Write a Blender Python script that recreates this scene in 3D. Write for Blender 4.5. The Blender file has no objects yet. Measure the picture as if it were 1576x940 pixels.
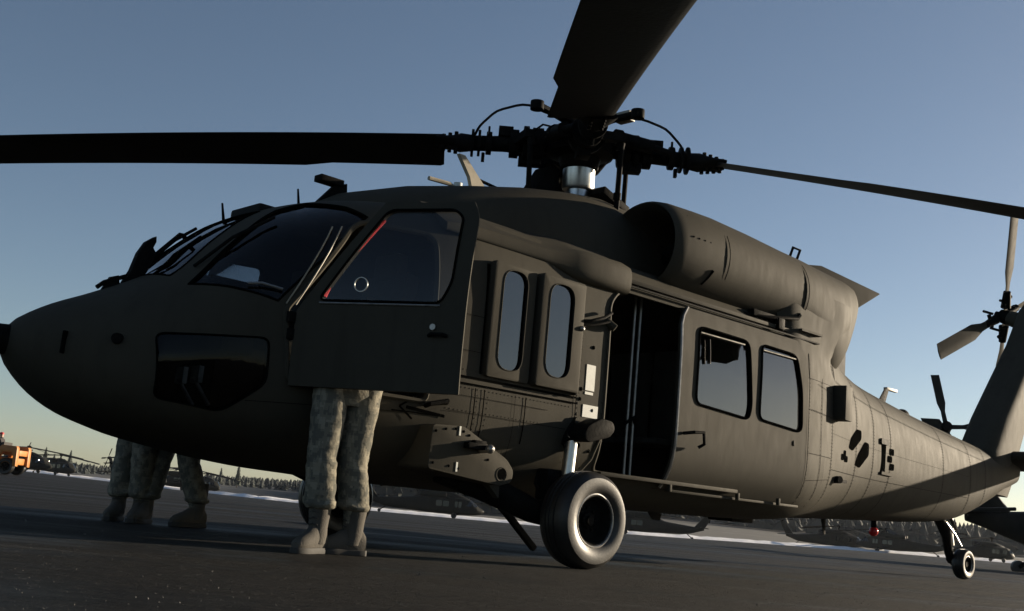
import bpy, bmesh, math, random
import numpy as np
from mathutils import Vector, Matrix, noise
random.seed(7)
rad = math.radians
scene = bpy.context.scene
col = scene.collection

# ------------------------------------------------------------------ camera
cd = bpy.data.cameras.new('camera'); cam = bpy.data.objects.new('camera', cd); col.objects.link(cam)
CAM = Vector((-6.7173, -6.6878, 0.3433))
yaw, pitch, roll = 0.7365, 0.1844, 0.0911
fw = Vector((math.sin(yaw)*math.cos(pitch), math.cos(yaw)*math.cos(pitch), math.sin(pitch)))
rt = fw.cross(Vector((0, 0, 1))).normalized(); up = rt.cross(fw)
r2 = rt*math.cos(roll)+up*math.sin(roll); u2 = -rt*math.sin(roll)+up*math.cos(roll)
cam.matrix_world = Matrix(((r2.x, u2.x, -fw.x, CAM.x), (r2.y, u2.y, -fw.y, CAM.y), (r2.z, u2.z, -fw.z, CAM.z), (0, 0, 0, 1)))
cd.sensor_width = 36; cd.sensor_fit = 'HORIZONTAL'; cd.lens = 1690.56/1576*36
cd.clip_start = 0.05; cd.clip_end = 9000
scene.camera = cam
# ------------------------------------------------------------------ sky, sun, exposure
SUN = Vector((0.955, -0.225, 0.19)).normalized()       # towards the sun
world = bpy.data.worlds.new('World'); scene.world = world; world.use_nodes = True
wn = world.node_tree.nodes; bg = wn['Background']
sky = wn.new('ShaderNodeTexSky'); sky.sky_type = 'NISHITA'; sky.sun_disc = False
sky.sun_elevation = math.asin(SUN.z); sky.sun_rotation = math.atan2(SUN.x, SUN.y)
sky.altitude = 700; sky.air_density = 0.82; sky.dust_density = 0.85; sky.ozone_density = 1.3
hs = wn.new('ShaderNodeHueSaturation'); hs.inputs['Saturation'].default_value = .93
world.node_tree.links.new(sky.outputs['Color'], hs.inputs['Color']); world.node_tree.links.new(hs.outputs['Color'], bg.inputs['Color']); bg.inputs['Strength'].default_value = 0.055
sl = bpy.data.lights.new('sun', 'SUN'); sl.energy = 5.0; sl.angle = rad(0.53); sl.color = (1.0, 0.84, 0.63)
so = bpy.data.objects.new('sun', sl); col.objects.link(so); so.location = SUN*60
so.rotation_euler = SUN.to_track_quat('Z', 'Y').to_euler()
vs = scene.view_settings; vs.view_transform = 'Standard'; vs.look = 'None'; vs.gamma = 1; vs.use_curve_mapping = False
vs.exposure = 1.0
scene.render.engine = 'CYCLES'

# ------------------------------------------------------------------ materials
def nodes_of(name):
    m = bpy.data.materials.new(name); m.use_nodes = True
    nt = m.node_tree; return m, nt, nt.nodes, nt.links, nt.nodes['Principled BSDF']
def mat(name, c, rough=.5, metal=0., spec=.5, var=.25, scale=6., bump=0., bscale=40., c2=None, stretch=(1, 1, 1), coat=0.):
    """principled paint with noise-driven tone, roughness and fine relief"""
    m, nt, N, L, p = nodes_of(name)
    tc = N.new('ShaderNodeTexCoord'); mp = N.new('ShaderNodeMapping'); mp.inputs['Scale'].default_value = stretch
    L.new(tc.outputs['Object'], mp.inputs['Vector'])
    n1 = N.new('ShaderNodeTexNoise'); n1.inputs['Scale'].default_value = scale; n1.inputs['Detail'].default_value = 6
    n1.inputs['Roughness'].default_value = .62; L.new(mp.outputs['Vector'], n1.inputs['Vector'])
    mr = N.new('ShaderNodeMapRange'); mr.inputs['From Min'].default_value = .3; mr.inputs['From Max'].default_value = .7
    L.new(n1.outputs['Fac'], mr.inputs['Value'])
    mx = N.new('ShaderNodeMix'); mx.data_type = 'RGBA'; L.new(mr.outputs['Result'], mx.inputs['Factor'])
    a = c2 or tuple(v*(1-var) for v in c); b = c if c2 else tuple(v*(1+var) for v in c)
    mx.inputs['A'].default_value = (*a, 1); mx.inputs['B'].default_value = (*b, 1)
    L.new(mx.outputs['Result'], p.inputs['Base Color'])
    r = N.new('ShaderNodeMapRange'); r.inputs['To Min'].default_value = max(rough-.1, .03); r.inputs['To Max'].default_value = min(rough+.1, 1)
    L.new(n1.outputs['Fac'], r.inputs['Value']); L.new(r.outputs['Result'], p.inputs['Roughness'])
    p.inputs['Metallic'].default_value = metal; p.inputs['Specular IOR Level'].default_value = spec
    p.inputs['Coat Weight'].default_value = coat
    if bump:
        n2 = N.new('ShaderNodeTexNoise'); n2.inputs['Scale'].default_value = bscale; n2.inputs['Detail'].default_value = 4
        L.new(tc.outputs['Object'], n2.inputs['Vector'])
        bp = N.new('ShaderNodeBump'); bp.inputs['Strength'].default_value = 1; bp.inputs['Distance'].default_value = bump
        L.new(n2.outputs['Fac'], bp.inputs['Height']); L.new(bp.outputs['Normal'], p.inputs['Normal'])
    return m

def paint_mat(name, c, c2, rough):
    """worn olive helicopter paint: blotches, vertical run-off streaks, scuffs, slightly wavy skin"""
    m, nt, N, L, p = nodes_of(name)
    tc = N.new('ShaderNodeTexCoord')
    def nz(scale, st=(1, 1, 1), det=5, rg=.6):
        mp = N.new('ShaderNodeMapping'); mp.inputs['Scale'].default_value = st; L.new(tc.outputs['Object'], mp.inputs['Vector'])
        n = N.new('ShaderNodeTexNoise'); n.inputs['Scale'].default_value = scale; n.inputs['Detail'].default_value = det
        n.inputs['Roughness'].default_value = rg; L.new(mp.outputs['Vector'], n.inputs['Vector']); return n.outputs['Fac']
    def rng(v, a, b, lo, hi):
        r = N.new('ShaderNodeMapRange'); r.inputs['From Min'].default_value = a; r.inputs['From Max'].default_value = b
        r.inputs['To Min'].default_value = lo; r.inputs['To Max'].default_value = hi; L.new(v, r.inputs['Value']); return r.outputs['Result']
    def mix(f, a, b):
        x = N.new('ShaderNodeMix'); x.data_type = 'RGBA'; L.new(f, x.inputs['Factor'])
        for k, v in (('A', a), ('B', b)):
            if isinstance(v, tuple): x.inputs[k].default_value = (*v, 1)
            else: L.new(v, x.inputs[k])
        return x.outputs['Result']
    base = mix(rng(nz(1.7), .35, .65, 0, 1), c, c2)
    streak = rng(nz(9, (1, 1, .09), 4), .52, .75, 0, .35)
    base = mix(streak, base, tuple(v*.55 for v in c))
    dust = rng(nz(26, (1, 1, .6), 8, .7), .58, .8, 0, .22)
    base = mix(dust, base, tuple(v*1.55 for v in c2))
    L.new(base, p.inputs['Base Color'])
    L.new(rng(nz(14, (1, 1, .3)), .3, .7, rough-.03, rough+.04), p.inputs['Roughness'])
    p.inputs['Specular IOR Level'].default_value = .05
    b1 = N.new('ShaderNodeBump'); b1.inputs['Distance'].default_value = .0012; b1.inputs['Strength'].default_value = .6; L.new(nz(3.2, (1.6, 1, 1), 2), b1.inputs['Height'])
    b2 = N.new('ShaderNodeBump'); b2.inputs['Distance'].default_value = .0012; b2.inputs['Strength'].default_value = .6; L.new(nz(120), b2.inputs['Height'])
    L.new(b1.outputs['Normal'], b2.inputs['Normal']); L.new(b2.outputs['Normal'], p.inputs['Normal'])
    return m

def glass_mat(name, tint, refl=1.0, rough=.015, ior=1.45):
    m, nt, N, L, p = nodes_of(name); N.remove(p)
    out = N['Material Output']
    t = N.new('ShaderNodeBsdfTransparent'); t.inputs['Color'].default_value = (*tint, 1)
    g = N.new('ShaderNodeBsdfGlossy'); g.inputs['Roughness'].default_value = rough; g.inputs['Color'].default_value = (refl, refl, refl, 1)
    fr = N.new('ShaderNodeFresnel'); fr.inputs['IOR'].default_value = ior
    tc = N.new('ShaderNodeTexCoord'); n = N.new('ShaderNodeTexNoise'); n.inputs['Scale'].default_value = 2.5; L.new(tc.outputs['Object'], n.inputs['Vector'])
    b = N.new('ShaderNodeBump'); b.inputs['Distance'].default_value = .002; b.inputs['Strength'].default_value = .5
    L.new(n.outputs['Fac'], b.inputs['Height']); L.new(b.outputs['Normal'], g.inputs['Normal'])
    ms = N.new('ShaderNodeMixShader'); L.new(fr.outputs['Fac'], ms.inputs[0]); L.new(t.outputs[0], ms.inputs[1]); L.new(g.outputs[0], ms.inputs[2])
    L.new(ms.outputs[0], out.inputs['Surface']); return m

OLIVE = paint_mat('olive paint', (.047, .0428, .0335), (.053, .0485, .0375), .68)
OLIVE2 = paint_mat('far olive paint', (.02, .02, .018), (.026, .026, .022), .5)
INNER = mat('dark cabin lining', (.012, .012, .0115), .85, spec=.2, bump=.003, bscale=60)
BLACK = mat('black rotor paint', (.010, .010, .0098), .62, spec=.05, var=.35, scale=3, bump=.002, bscale=30)
DARK = mat('dark grease metal', (.008, .0078, .0074), .6, spec=.02, var=.4, scale=18, bump=.002)
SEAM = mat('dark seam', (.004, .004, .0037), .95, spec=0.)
RUBBER = mat('black rubber', (.013, .0125, .0118), .43, spec=.45, var=.4, scale=14, bump=.0006, bscale=90)
CHROME = mat('polished steel', (.62, .62, .6), .34, metal=1, var=.1, scale=20)
STEEL = mat('worn steel', (.3, .29, .27), .38, metal=.8, var=.3, scale=20)
WHITE = mat('white placard', (.62, .63, .58), .6, var=.12, scale=30)
RED = mat('red tape', (.5, .035, .045), .5, var=.2, scale=20)
REDLENS = mat('red lens', (.55, .02, .02), .15, var=.1)
TAN = mat('tan antenna', (.30, .26, .19), .5)
GLASS = glass_mat('canopy glass', (.42, .46, .5))
DGLASS = glass_mat('tinted door glass', (.10, .11, .12), ior=2.0)
CGLASS = glass_mat('chin glass', (.3, .33, .36), ior=1.28)
FGLASS = mat('far dark glass', (.01, .012, .014), .1)
SEATM = mat('seat webbing', (.035, .035, .03), .85, bump=.004, bscale=90)
BOOTM = mat('tan suede', (.07, .062, .05), .9, bump=.004, bscale=140)
SOLE = mat('boot sole', (.03, .028, .025), .8)
SKINM = mat('skin', (.38, .22, .15), .55, var=.12)
ORANGE = mat('orange tractor paint', (.42, .15, .025), .45, var=.2, scale=3)

def camo_mat(name):
    m, nt, N, L, p = nodes_of(name)
    tc = N.new('ShaderNodeTexCoord')
    # square digital camouflage blocks: snap coordinates, then noise
    sn = N.new('ShaderNodeVectorMath'); sn.operation = 'SNAP'; sn.inputs[1].default_value = (.014, .014, .014); L.new(tc.outputs['Object'], sn.inputs[0])
    n = N.new('ShaderNodeTexNoise'); n.inputs['Scale'].default_value = 16; n.inputs['Detail'].default_value = 3; L.new(sn.outputs[0], n.inputs['Vector'])
    cr = N.new('ShaderNodeValToRGB'); cr.color_ramp.interpolation = 'CONSTANT'
    e = cr.color_ramp.elements; e[0].color = (.098, .096, .08, 1); e[1].position = .47; e[1].color = (.15, .14, .11, 1)
    k = e.new(.56); k.color = (.21, .193, .15, 1)
    L.new(n.outputs['Fac'], cr.inputs['Fac']); L.new(cr.outputs['Color'], p.inputs['Base Color'])
    p.inputs['Roughness'].default_value = .92; p.inputs['Specular IOR Level'].default_value = .2
    w = N.new('ShaderNodeTexNoise'); w.inputs['Scale'].default_value = 22; w.inputs['Detail'].default_value = 4; L.new(tc.outputs['Object'], w.inputs['Vector'])
    b = N.new('ShaderNodeBump'); b.inputs['Distance'].default_value = .012; b.inputs['Strength'].default_value = .7; L.new(w.outputs['Fac'], b.inputs['Height']); L.new(b.outputs['Normal'], p.inputs['Normal'])
    return m
CAMO = camo_mat('digital camouflage cloth')

# ------------------------------------------------------------------ mesh helpers
class MB:
    def __init__(s): s.v = []; s.f = []
    def add(s, v, f):
        o = len(s.v); s.v += [tuple(q) for q in v]; s.f += [tuple(i+o for i in q) for q in f]; return s
    def box(s, c, size, R=None):
        hx, hy, hz = (k/2 for k in size); c = Vector(c); V = []
        for z in (-hz, hz):
            for x, y in ((-hx, -hy), (hx, -hy), (hx, hy), (-hx, hy)):
                p = Vector((x, y, z)); V.append(c+(R @ p if R else p))
        return s.add(V, [(3, 2, 1, 0), (4, 5, 6, 7), (0, 1, 5, 4), (1, 2, 6, 5), (2, 3, 7, 6), (3, 0, 4, 7)])
    def rings(s, rings, cap=True):
        n = len(rings[0]); V = [p for r in rings for p in r]; F = []
        for i in range(len(rings)-1):
            for j in range(n):
                k = (j+1) % n; F.append((i*n+j, i*n+k, (i+1)*n+k, (i+1)*n+j))
        if cap:
            F.append(tuple(range(n-1, -1, -1))); b = (len(rings)-1)*n; F.append(tuple(b+j for j in range(n)))
        return s.add(V, F)
    def cyl(s, a, b, r0, r1=None, n=14):
        r1 = r0 if r1 is None else r1; a, b = Vector(a), Vector(b); d = (b-a).normalized()
        u = d.orthogonal().normalized(); w = d.cross(u)
        C = [(math.cos(2*math.pi*j/n), math.sin(2*math.pi*j/n)) for j in range(n)]
        return s.rings([[p+(u*c+w*q)*r for c, q in C] for p, r in ((a, r0), (b, r1))])
    def tube(s, pts, r, n=8):
        pts = [Vector(p) for p in pts]; R = []; u = None
        for i, p in enumerate(pts):
            d = (pts[min(i+1, len(pts)-1)]-pts[max(i-1, 0)]).normalized()
            u = d.orthogonal().normalized() if u is None else (u-d*u.dot(d)).normalized()
            w = d.cross(u); rr = r[i] if isinstance(r, (list, tuple)) else r
            R.append([p+(u*math.cos(2*math.pi*j/n)+w*math.sin(2*math.pi*j/n))*rr for j in range(n)])
        return s.rings(R)
    def lathe(s, prof, c, axis=(0, 0, 1), n=32, cap=True):
        """prof: (radius, distance along axis)"""
        c = Vector(c); d = Vector(axis).normalized(); u = d.orthogonal().normalized(); w = d.cross(u)
        return s.rings([[c+d*h+(u*math.cos(2*math.pi*j/n)+w*math.sin(2*math.pi*j/n))*r for j in range(n)] for r, h in prof], cap)
    def prism(s, poly, d):
        """poly: 3-D points, extruded by vector d"""
        d = Vector(d); return s.rings([[Vector(p) for p in poly], [Vector(p)+d for p in poly]])
    def sphere(s, c, r, n=12, sc=(1, 1, 1)):
        c = Vector(c)
        return s.rings([[c+Vector((math.cos(2*math.pi*j/n)*math.sin(t)*r*sc[0], math.sin(2*math.pi*j/n)*math.sin(t)*r*sc[1], -math.cos(t)*r*sc[2])) for j in range(n)]
                        for t in [math.pi*max(.02, min(.98, i/n)) for i in range(n+1)]])
    def build(s, name, m, parent=None, smooth=True, bevel=0., angle=35):
        me = bpy.data.meshes.new(name); me.from_pydata(s.v, [], s.f); me.update()
        bm = bmesh.new(); bm.from_mesh(me); bmesh.ops.recalc_face_normals(bm, faces=bm.faces)
        if bevel: 
            es = [e for e in bm.edges if len(e.link_faces) == 2 and e.calc_face_angle(0) > rad(40)]
            bmesh.ops.bevel(bm, geom=es, offset=bevel, segments=2, affect='EDGES', profile=.6, clamp_overlap=True)
        bm.to_mesh(me); bm.free()
        for k in (m if isinstance(m, (list, tuple)) else [m]): me.materials.append(k)
        if smooth:
            me.polygons.foreach_set('use_smooth', [True]*len(me.polygons)); me.set_sharp_from_angle(angle=rad(angle))
        o = bpy.data.objects.new(name, me); col.objects.link(o)
        if parent: o.parent = parent
        return o
def empty(name, loc=(0, 0, 0), rz=0., label=None, cat=None, group=None):
    o = bpy.data.objects.new(name, None); o.empty_display_size = .2; col.objects.link(o); o.location = loc; o.rotation_euler = (0, 0, rz)
    return tag(o, label, cat, group)
def tag(o, label=None, cat=None, group=None, kind=None):
    if label: o['label'] = label
    if cat: o['category'] = cat
    if group: o['group'] = group
    if kind: o['kind'] = kind
    return o
def copy_tree(o, parent=None):
    c = o.copy(); col.objects.link(c); c.parent = parent
    for ch in o.children: copy_tree(ch, c)
    return c
def rounded(pts, r=.06, n=4):
    """round the corners of a 2-D polygon"""
    out = []; k = len(pts)
    for i in range(k):
        p = Vector(pts[i]); a = Vector(pts[i-1])-p; b = Vector(pts[(i+1) % k])-p
        q = min(r, a.length*.45, b.length*.45); A = p+a.normalized()*q; B = p+b.normalized()*q
        for t in range(n+1):
            t /= n; out.append(tuple(A*(1-t)**2+p*2*t*(1-t)+B*t*t))
    return out
def boolean(o, cutter):
    md = o.modifiers.new('cut', 'BOOLEAN'); md.operation = 'DIFFERENCE'; md.solver = 'EXACT'; md.object = cutter
    dg = bpy.context.evaluated_depsgraph_get(); dg.update()
    me = bpy.data.meshes.new_from_object(o.evaluated_get(dg)); o.modifiers.clear()
    old = o.data; o.data = me; bpy.data.meshes.remove(old)
    cm = cutter.data; bpy.data.objects.remove(cutter); bpy.data.meshes.remove(cm)
def smooth_obj(o, angle=30):
    me = o.data; me.polygons.foreach_set('use_smooth', [True]*len(me.polygons)); me.set_sharp_from_angle(angle=rad(angle))

# ------------------------------------------------------------------ ground
def interp(x, xs, ys): return float(np.interp(x, xs, ys))
YAW = [-20, 10, 18.9, 26.2, 30.9, 34.5, 49.4, 62.1, 66, 100]; EDGE_R = [240, 240, 240, 200, 175, 165, 160, 190, 205, 230]; EDGE_Z = [-.3, -.4, -.51, -1.2, -1.26, -1.41, -1.36, -.78, -.7, -.5]
def yaw_r(x, y): return math.degrees(math.atan2(x-CAM.x, y-CAM.y)), math.hypot(x-CAM.x, y-CAM.y)
def ground_z(x, y):
    a, r = yaw_r(x, y)
    if a < -20 or a > 100: a2 = -20 if (a < -20 and a > -130) else 100
    else: a2 = a
    return interp(a2, YAW, EDGE_Z)*max(0, (r-20)/(interp(a2, YAW, EDGE_R)-20))
def at(a, r, z=None):
    a = rad(a); x = CAM.x+math.sin(a)*r; y = CAM.y+math.cos(a)*r
    return Vector((x, y, ground_z(x, y) if z is None else z))
angs = [a for a in np.arange(-175, -20, 15)]+list(np.arange(-20, 100, 1.5))+list(np.arange(100, 185, 15))
def ringmap(radii, zf):
    V = []; F = []; n = len(angs)
    for i, rf in enumerate(radii):
        for a in angs:
            a2 = min(max(a, -20), 100); r = rf*interp(a2, YAW, EDGE_R)
            p = at(a, r, 0); V.append((p.x, p.y, zf(a2, r, p)))
    for i in range(len(radii)-1):
        for j in range(n):
            k = (j+1) % n; F.append((i*n+j, i*n+k, (i+1)*n+k, (i+1)*n+j))
    return V, F
def asphalt():
    m, nt, N, L, p = nodes_of('tarmac')
    tc = N.new('ShaderNodeTexCoord')
    def nz(scale, st=(1, 1, 1), det=6, rg=.6, rot=0):
        vr = N.new('ShaderNodeVectorRotate'); vr.rotation_type = 'Z_AXIS'; vr.inputs['Angle'].default_value = rot; L.new(tc.outputs['Object'], vr.inputs['Vector'])
        mp = N.new('ShaderNodeMapping'); mp.inputs['Scale'].default_value = st; L.new(vr.outputs[0], mp.inputs['Vector'])
        n = N.new('ShaderNodeTexNoise'); n.inputs['Scale'].default_value = scale; n.inputs['Detail'].default_value = det; n.inputs['Roughness'].default_value = rg
        L.new(mp.outputs['Vector'], n.inputs['Vector']); return n.outputs['Fac']
    def rng(v, a, b, lo, hi):
        r = N.new('ShaderNodeMapRange'); r.inputs['From Min'].default_value = a; r.inputs['From Max'].default_value = b
        r.inputs['To Min'].default_value = lo; r.inputs['To Max'].default_value = hi; L.new(v, r.inputs['Value']); return r.outputs['Result']
    def mix(f, a, b):
        x = N.new('ShaderNodeMix'); x.data_type = 'RGBA'; L.new(f, x.inputs['Factor'])
        for k, v in (('A', a), ('B', b)):
            if isinstance(v, tuple): x.inputs[k].default_value = (*v, 1)
            else: L.new(v, x.inputs[k])
        return x.outputs['Result']
    grain = nz(75, det=5, rg=.75)
    c = mix(rng(nz(.35), .35, .65, 0, 1), (.006, .0059, .0058), (.010, .0096, .0091))
    c = mix(rng(grain, .48, .72, 0, .9), c, (.026, .0245, .0225))
    c = mix(rng(grain, .3, .42, .8, 0), c, (.004, .004, .004))
    shade_bands = rng(nz(.55, (.06, 1, 1), 6, .65, rad(40)), .50, .60, 0, .85)     # dark bluish streaks painted for the long shadow bands
    c = mix(shade_bands, c, (.006, .006, .0063))
    frost = rng(nz(1.1, (.06, 1.3, 1), 8, .7, rad(44)), .56, .70, 0, .6)   # thin frost and grit drifts
    c = mix(frost, c, (.10, .102, .105))
    vr = N.new('ShaderNodeVectorRotate'); vr.rotation_type = 'Z_AXIS'; vr.inputs['Angle'].default_value = rad(23); L.new(tc.outputs['Object'], vr.inputs['Vector'])
    bk = N.new('ShaderNodeTexBrick'); bk.offset = 0; bk.inputs['Scale'].default_value = 1; bk.inputs['Brick Width'].default_value = 5.5; bk.inputs['Row Height'].default_value = 5.5
    bk.inputs['Mortar Size'].default_value = .035; bk.inputs['Mortar Smooth'].default_value = .4; L.new(vr.outputs[0], bk.inputs['Vector'])
    c = mix(rng(bk.outputs['Fac'], 0, 1, 0, .85), c, (.0035, .0035, .0035))       # dark joint grid painted in place of thin blade shadows
    chip = nz(17, (.5, 1, 1), 7, .8, rad(42))
    c = mix(rng(chip, .50, .64, 0, .7), c, (.034, .032, .029)); c = mix(rng(chip, .36, .46, .7, 0), c, (.003, .003, .003))
    grit = rng(nz(34, det=3, rg=.75), .665, .71, 0, 1)
    c = mix(grit, c, (.30, .30, .29))
    L.new(c, p.inputs['Base Color'])
    L.new(rng(nz(.9, (.1, 1, 1), 5, .6, rad(38)), .38, .66, .85, .42), p.inputs['Roughness'])
    p.inputs['Specular IOR Level'].default_value = .12
    b1 = N.new('ShaderNodeBump'); b1.inputs['Distance'].default_value = .045; L.new(chip, b1.inputs['Height'])
    b2 = N.new('ShaderNodeBump'); b2.inputs['Distance'].default_value = .05; b2.inputs['Strength'].default_value = .4; L.new(nz(.9, (.25, 1, 1), 5, .6, rad(42)), b2.inputs['Height'])
    L.new(b2.outputs['Normal'], b1.inputs['Normal']); L.new(b1.outputs['Normal'], p.inputs['Normal'])
    return m
V, F = ringmap([.002, .015, .03, .05, .07, .09, .12, .16, .22, .3, .4, .5, .6, .7, .8, .9, 1.0], lambda a, r, p: ground_z(p.x, p.y))
tarmac = tag(MB().add(V, F+[tuple(range(len(angs)))]).build('tarmac', asphalt()), kind='structure')
def terrain_mat():
    m, nt, N, L, p = nodes_of('winter field')
    tc = N.new('ShaderNodeTexCoord'); mp = N.new('ShaderNodeMapping'); mp.inputs['Scale'].default_value = (1, 1, 6); L.new(tc.outputs['Object'], mp.inputs['Vector'])
    n = N.new('ShaderNodeTexNoise'); n.inputs['Scale'].default_value = .03; n.inputs['Detail'].default_value = 9; n.inputs['Roughness'].default_value = .68; L.new(mp.outputs['Vector'], n.inputs['Vector'])
    cr = N.new('ShaderNodeValToRGB'); e = cr.color_ramp.elements; e[0].position = .44; e[0].color = (.014, .017, .018, 1); e[1].position = .70; e[1].color = (.13, .14, .155, 1)
    k = e.new(.54); k.color = (.024, .026, .026, 1)
    L.new(n.outputs['Fac'], cr.inputs['Fac']); L.new(cr.outputs['Color'], p.inputs['Base Color']); p.inputs['Roughness'].default_value = .9
    return m
HILL = lambda a: interp(a, [-20, 15, 25, 32, 40, 50, 60, 70, 100], [3, 3, 3.5, 5, 12, 16, 15, 13, 8])
def field_z(a, r, p):
    e = interp(a, YAW, EDGE_R); t = max(0, r/e-1)
    return interp(a, YAW, EDGE_Z)-.02+HILL(a)*min(1, max(0, (t-.15)/3.2))**1.2+(noise.noise((p.x*.01, p.y*.01, 3))*1.2 if t > .5 else 0)
V, F = ringmap([1.0, 1.08, 1.3, 1.6, 2, 2.5, 3, 3.6, 4.4, 6, 10, 18], field_z)
tag(MB().add(V, F).build('field', terrain_mat()), kind='structure')
# low ploughed snow bank along the tarmac edge
SNOW = mat('old snow', (.80, .80, .82), .75, var=.15, scale=1.2, bump=.06, bscale=2)
s = MB(); R = []
for a in np.arange(2, 80, .35):
    r = interp(a, YAW, EDGE_R); h = .5+.2*noise.noise((a*1.7, 0, 0))+.08*noise.noise((a*6, 5, 0)); h = max(.04, h); w = 1.6+noise.noise((a*2.3, 9, 0))
    w *= 3.2; R.append([at(a, r-w, None)+Vector((0, 0, -.05)), at(a, r-w*.5, None)+Vector((0, 0, h*.45)), at(a, r, None)+Vector((0, 0, h*.9)), at(a, r+w*.5, None)+Vector((0, 0, -.3))])
s.rings(R); tag(s.build('snow_bank', SNOW), kind='structure')

# loose grit and frost crumbs on the tarmac around the aircraft
gm = MB(); rg = random.Random(11)
for _ in range(4000):
    a_ = rg.uniform(8, 76); d_ = 2.0+9*rg.random()**1.5; p = at(a_, d_); r = rg.uniform(.001, .0028)*(2.0 if rg.random() < .03 else 1)*(1+d_*.06)
    w = [p+Vector((math.cos(k*2.094+rg.random())*r, math.sin(k*2.094+rg.random())*r, 0)) for k in range(3)]; gm.add(w+[p+Vector((0, 0, r*1.1))], [(0, 1, 3), (1, 2, 3), (2, 0, 3)])
GRIT = mat('grit', (.07, .067, .062), .7, var=.6, scale=40)
tag(gm.build('grit', GRIT, smooth=False), 'pale grit scattered over the dark tarmac', kind='stuff')

# ------------------------------------------------------------------ helicopter hull shape (x aft, y starboard, z up)
HULL = [(-4.62,1.01,1.10,.05,1.06,2,2),(-4.585,.95,1.16,.15,1.055,2,2),(-4.50,.86,1.235,.27,1.05,2.1,2),(-4.36,.755,1.325,.41,1.04,2.2,2),
(-4.17,.668,1.42,.56,1.03,2.3,2.1),(-3.95,.612,1.54,.71,1.05,2.5,2.2),(-3.80,.58,1.64,.81,1.08,2.6,2.3),(-3.55,.545,1.90,.92,1.14,2.8,2.5),
(-3.3,.515,2.11,1.0,1.18,3,2.8),(-3.05,.49,2.24,1.06,1.22,3.2,3.1),(-2.75,.47,2.33,1.11,1.25,3.4,3.6),(-2.4,.46,2.38,1.15,1.28,3.7,4.2),
(-2.0,.45,2.40,1.175,1.3,4,5),(-1.5,.45,2.41,1.18,1.3,4,5),(0.,.45,2.42,1.18,1.3,4,5),(1.5,.45,2.42,1.18,1.3,4,5),(2.0,.46,2.42,1.175,1.3,4,5),
(2.35,.47,2.42,1.13,1.3,3.8,4.5),(2.8,.50,2.38,1.02,1.3,3.3,3.8),(3.3,.53,2.26,.89,1.3,2.9,3.2),(4.0,.56,2.12,.75,1.32,2.6,2.8),(5.0,.60,2.01,.61,1.3,2.5,2.6),
(6.0,.64,1.91,.49,1.28,2.4,2.5),(7.0,.72,1.82,.38,1.28,2.4,2.5),(7.6,.86,1.765,.315,1.3,2.4,2.5),(8.1,1.02,1.72,.26,1.38,2.4,2.5),(8.7,1.22,1.70,.19,1.47,2.3,2.4),(9.2,1.36,1.69,.10,1.53,2.2,2.2)]
T = np.array(HULL)
def pchip(xs, ys):
    h = np.diff(xs); d = np.diff(ys)/h; m = np.zeros(len(xs)); m[0], m[-1] = d[0], d[-1]
    for i in range(1, len(xs)-1):
        if d[i-1]*d[i] > 0:
            w1 = 2*h[i]+h[i-1]; w2 = h[i]+2*h[i-1]; m[i] = (w1+w2)/(w1/d[i-1]+w2/d[i])
    def f(x):
        i = min(max(int(np.searchsorted(xs, x))-1, 0), len(h)-1); t = (x-xs[i])/h[i]
        return float((1+2*t)*(1-t)**2*ys[i]+t*(1-t)**2*h[i]*m[i]+t*t*(3-2*t)*ys[i+1]+t*t*(t-1)*h[i]*m[i+1])
    return f
HF = [pchip(T[:, 0], T[:, k]) for k in range(1, 7)]
def sec(x): return [f(x) for f in HF]
def hw(x, z):
    zb, zt, w, zw, nb, nt = sec(x)
    q, n = ((z-zw)/(zt-zw), nt) if z >= zw else ((zw-z)/(zw-zb), nb)
    return 0. if q >= 1 else w*(1-q**n)**(1/n)
def ring(x, off=0., K=40, floor=None):
    zb, zt, w, zw, nb, nt = sec(x); zb -= off; zt += off; w = max(w+off, .01); pts = []
    for s_ in (1, -1):
        for i in range(K):
            a = -math.pi/2+math.pi*i/K if s_ > 0 else math.pi/2-math.pi*i/K
            c, q = abs(math.cos(a)), math.sin(a)
            n = nt if q > 0 else nb; r = zt-zw if q > 0 else zw-zb
            # even out the spacing on the boxy sections
            y = w*c**(2/n); z = zw+(r*abs(q)**(2/n))*(1 if q > 0 else -1)
            pts.append(Vector((x, s_*y, max(z, floor) if floor is not None else z)))
    return pts
def on_hull(p, n, off=0.):
    """slide p along n onto the hull surface (plus off outwards)"""
    p = Vector(p); n = Vector(n).normalized(); lo, hi = -.45, .45
    ins = lambda t: (lambda q: T[0, 0] < q.x < T[-1, 0] and abs(q.y) < hw(q.x, q.z))(p+n*t)
    for _ in range(26):
        mid = (lo+hi)/2
        if ins(mid): lo = mid
        else: hi = mid
    return p+n*((lo+hi)/2+off)
def poly_normal(P3):
    n = Vector((0, 0, 0)); c = sum((Vector(p) for p in P3), Vector())/len(P3)
    for i in range(len(P3)): n += (Vector(P3[i-1])-c).cross(Vector(P3[i])-c)
    n.normalize(); return n if (n.y*c.y > 0 if abs(n.y) > .35 else n.z > 0) else -n
def subdiv_loop(P3, step=.05):
    out = []
    for i in range(len(P3)):
        a, b = Vector(P3[i]), Vector(P3[(i+1) % len(P3)]); k = max(1, int((b-a).length/step))
        out += [a.lerp(b, t/k) for t in range(k)]
    return out
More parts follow.
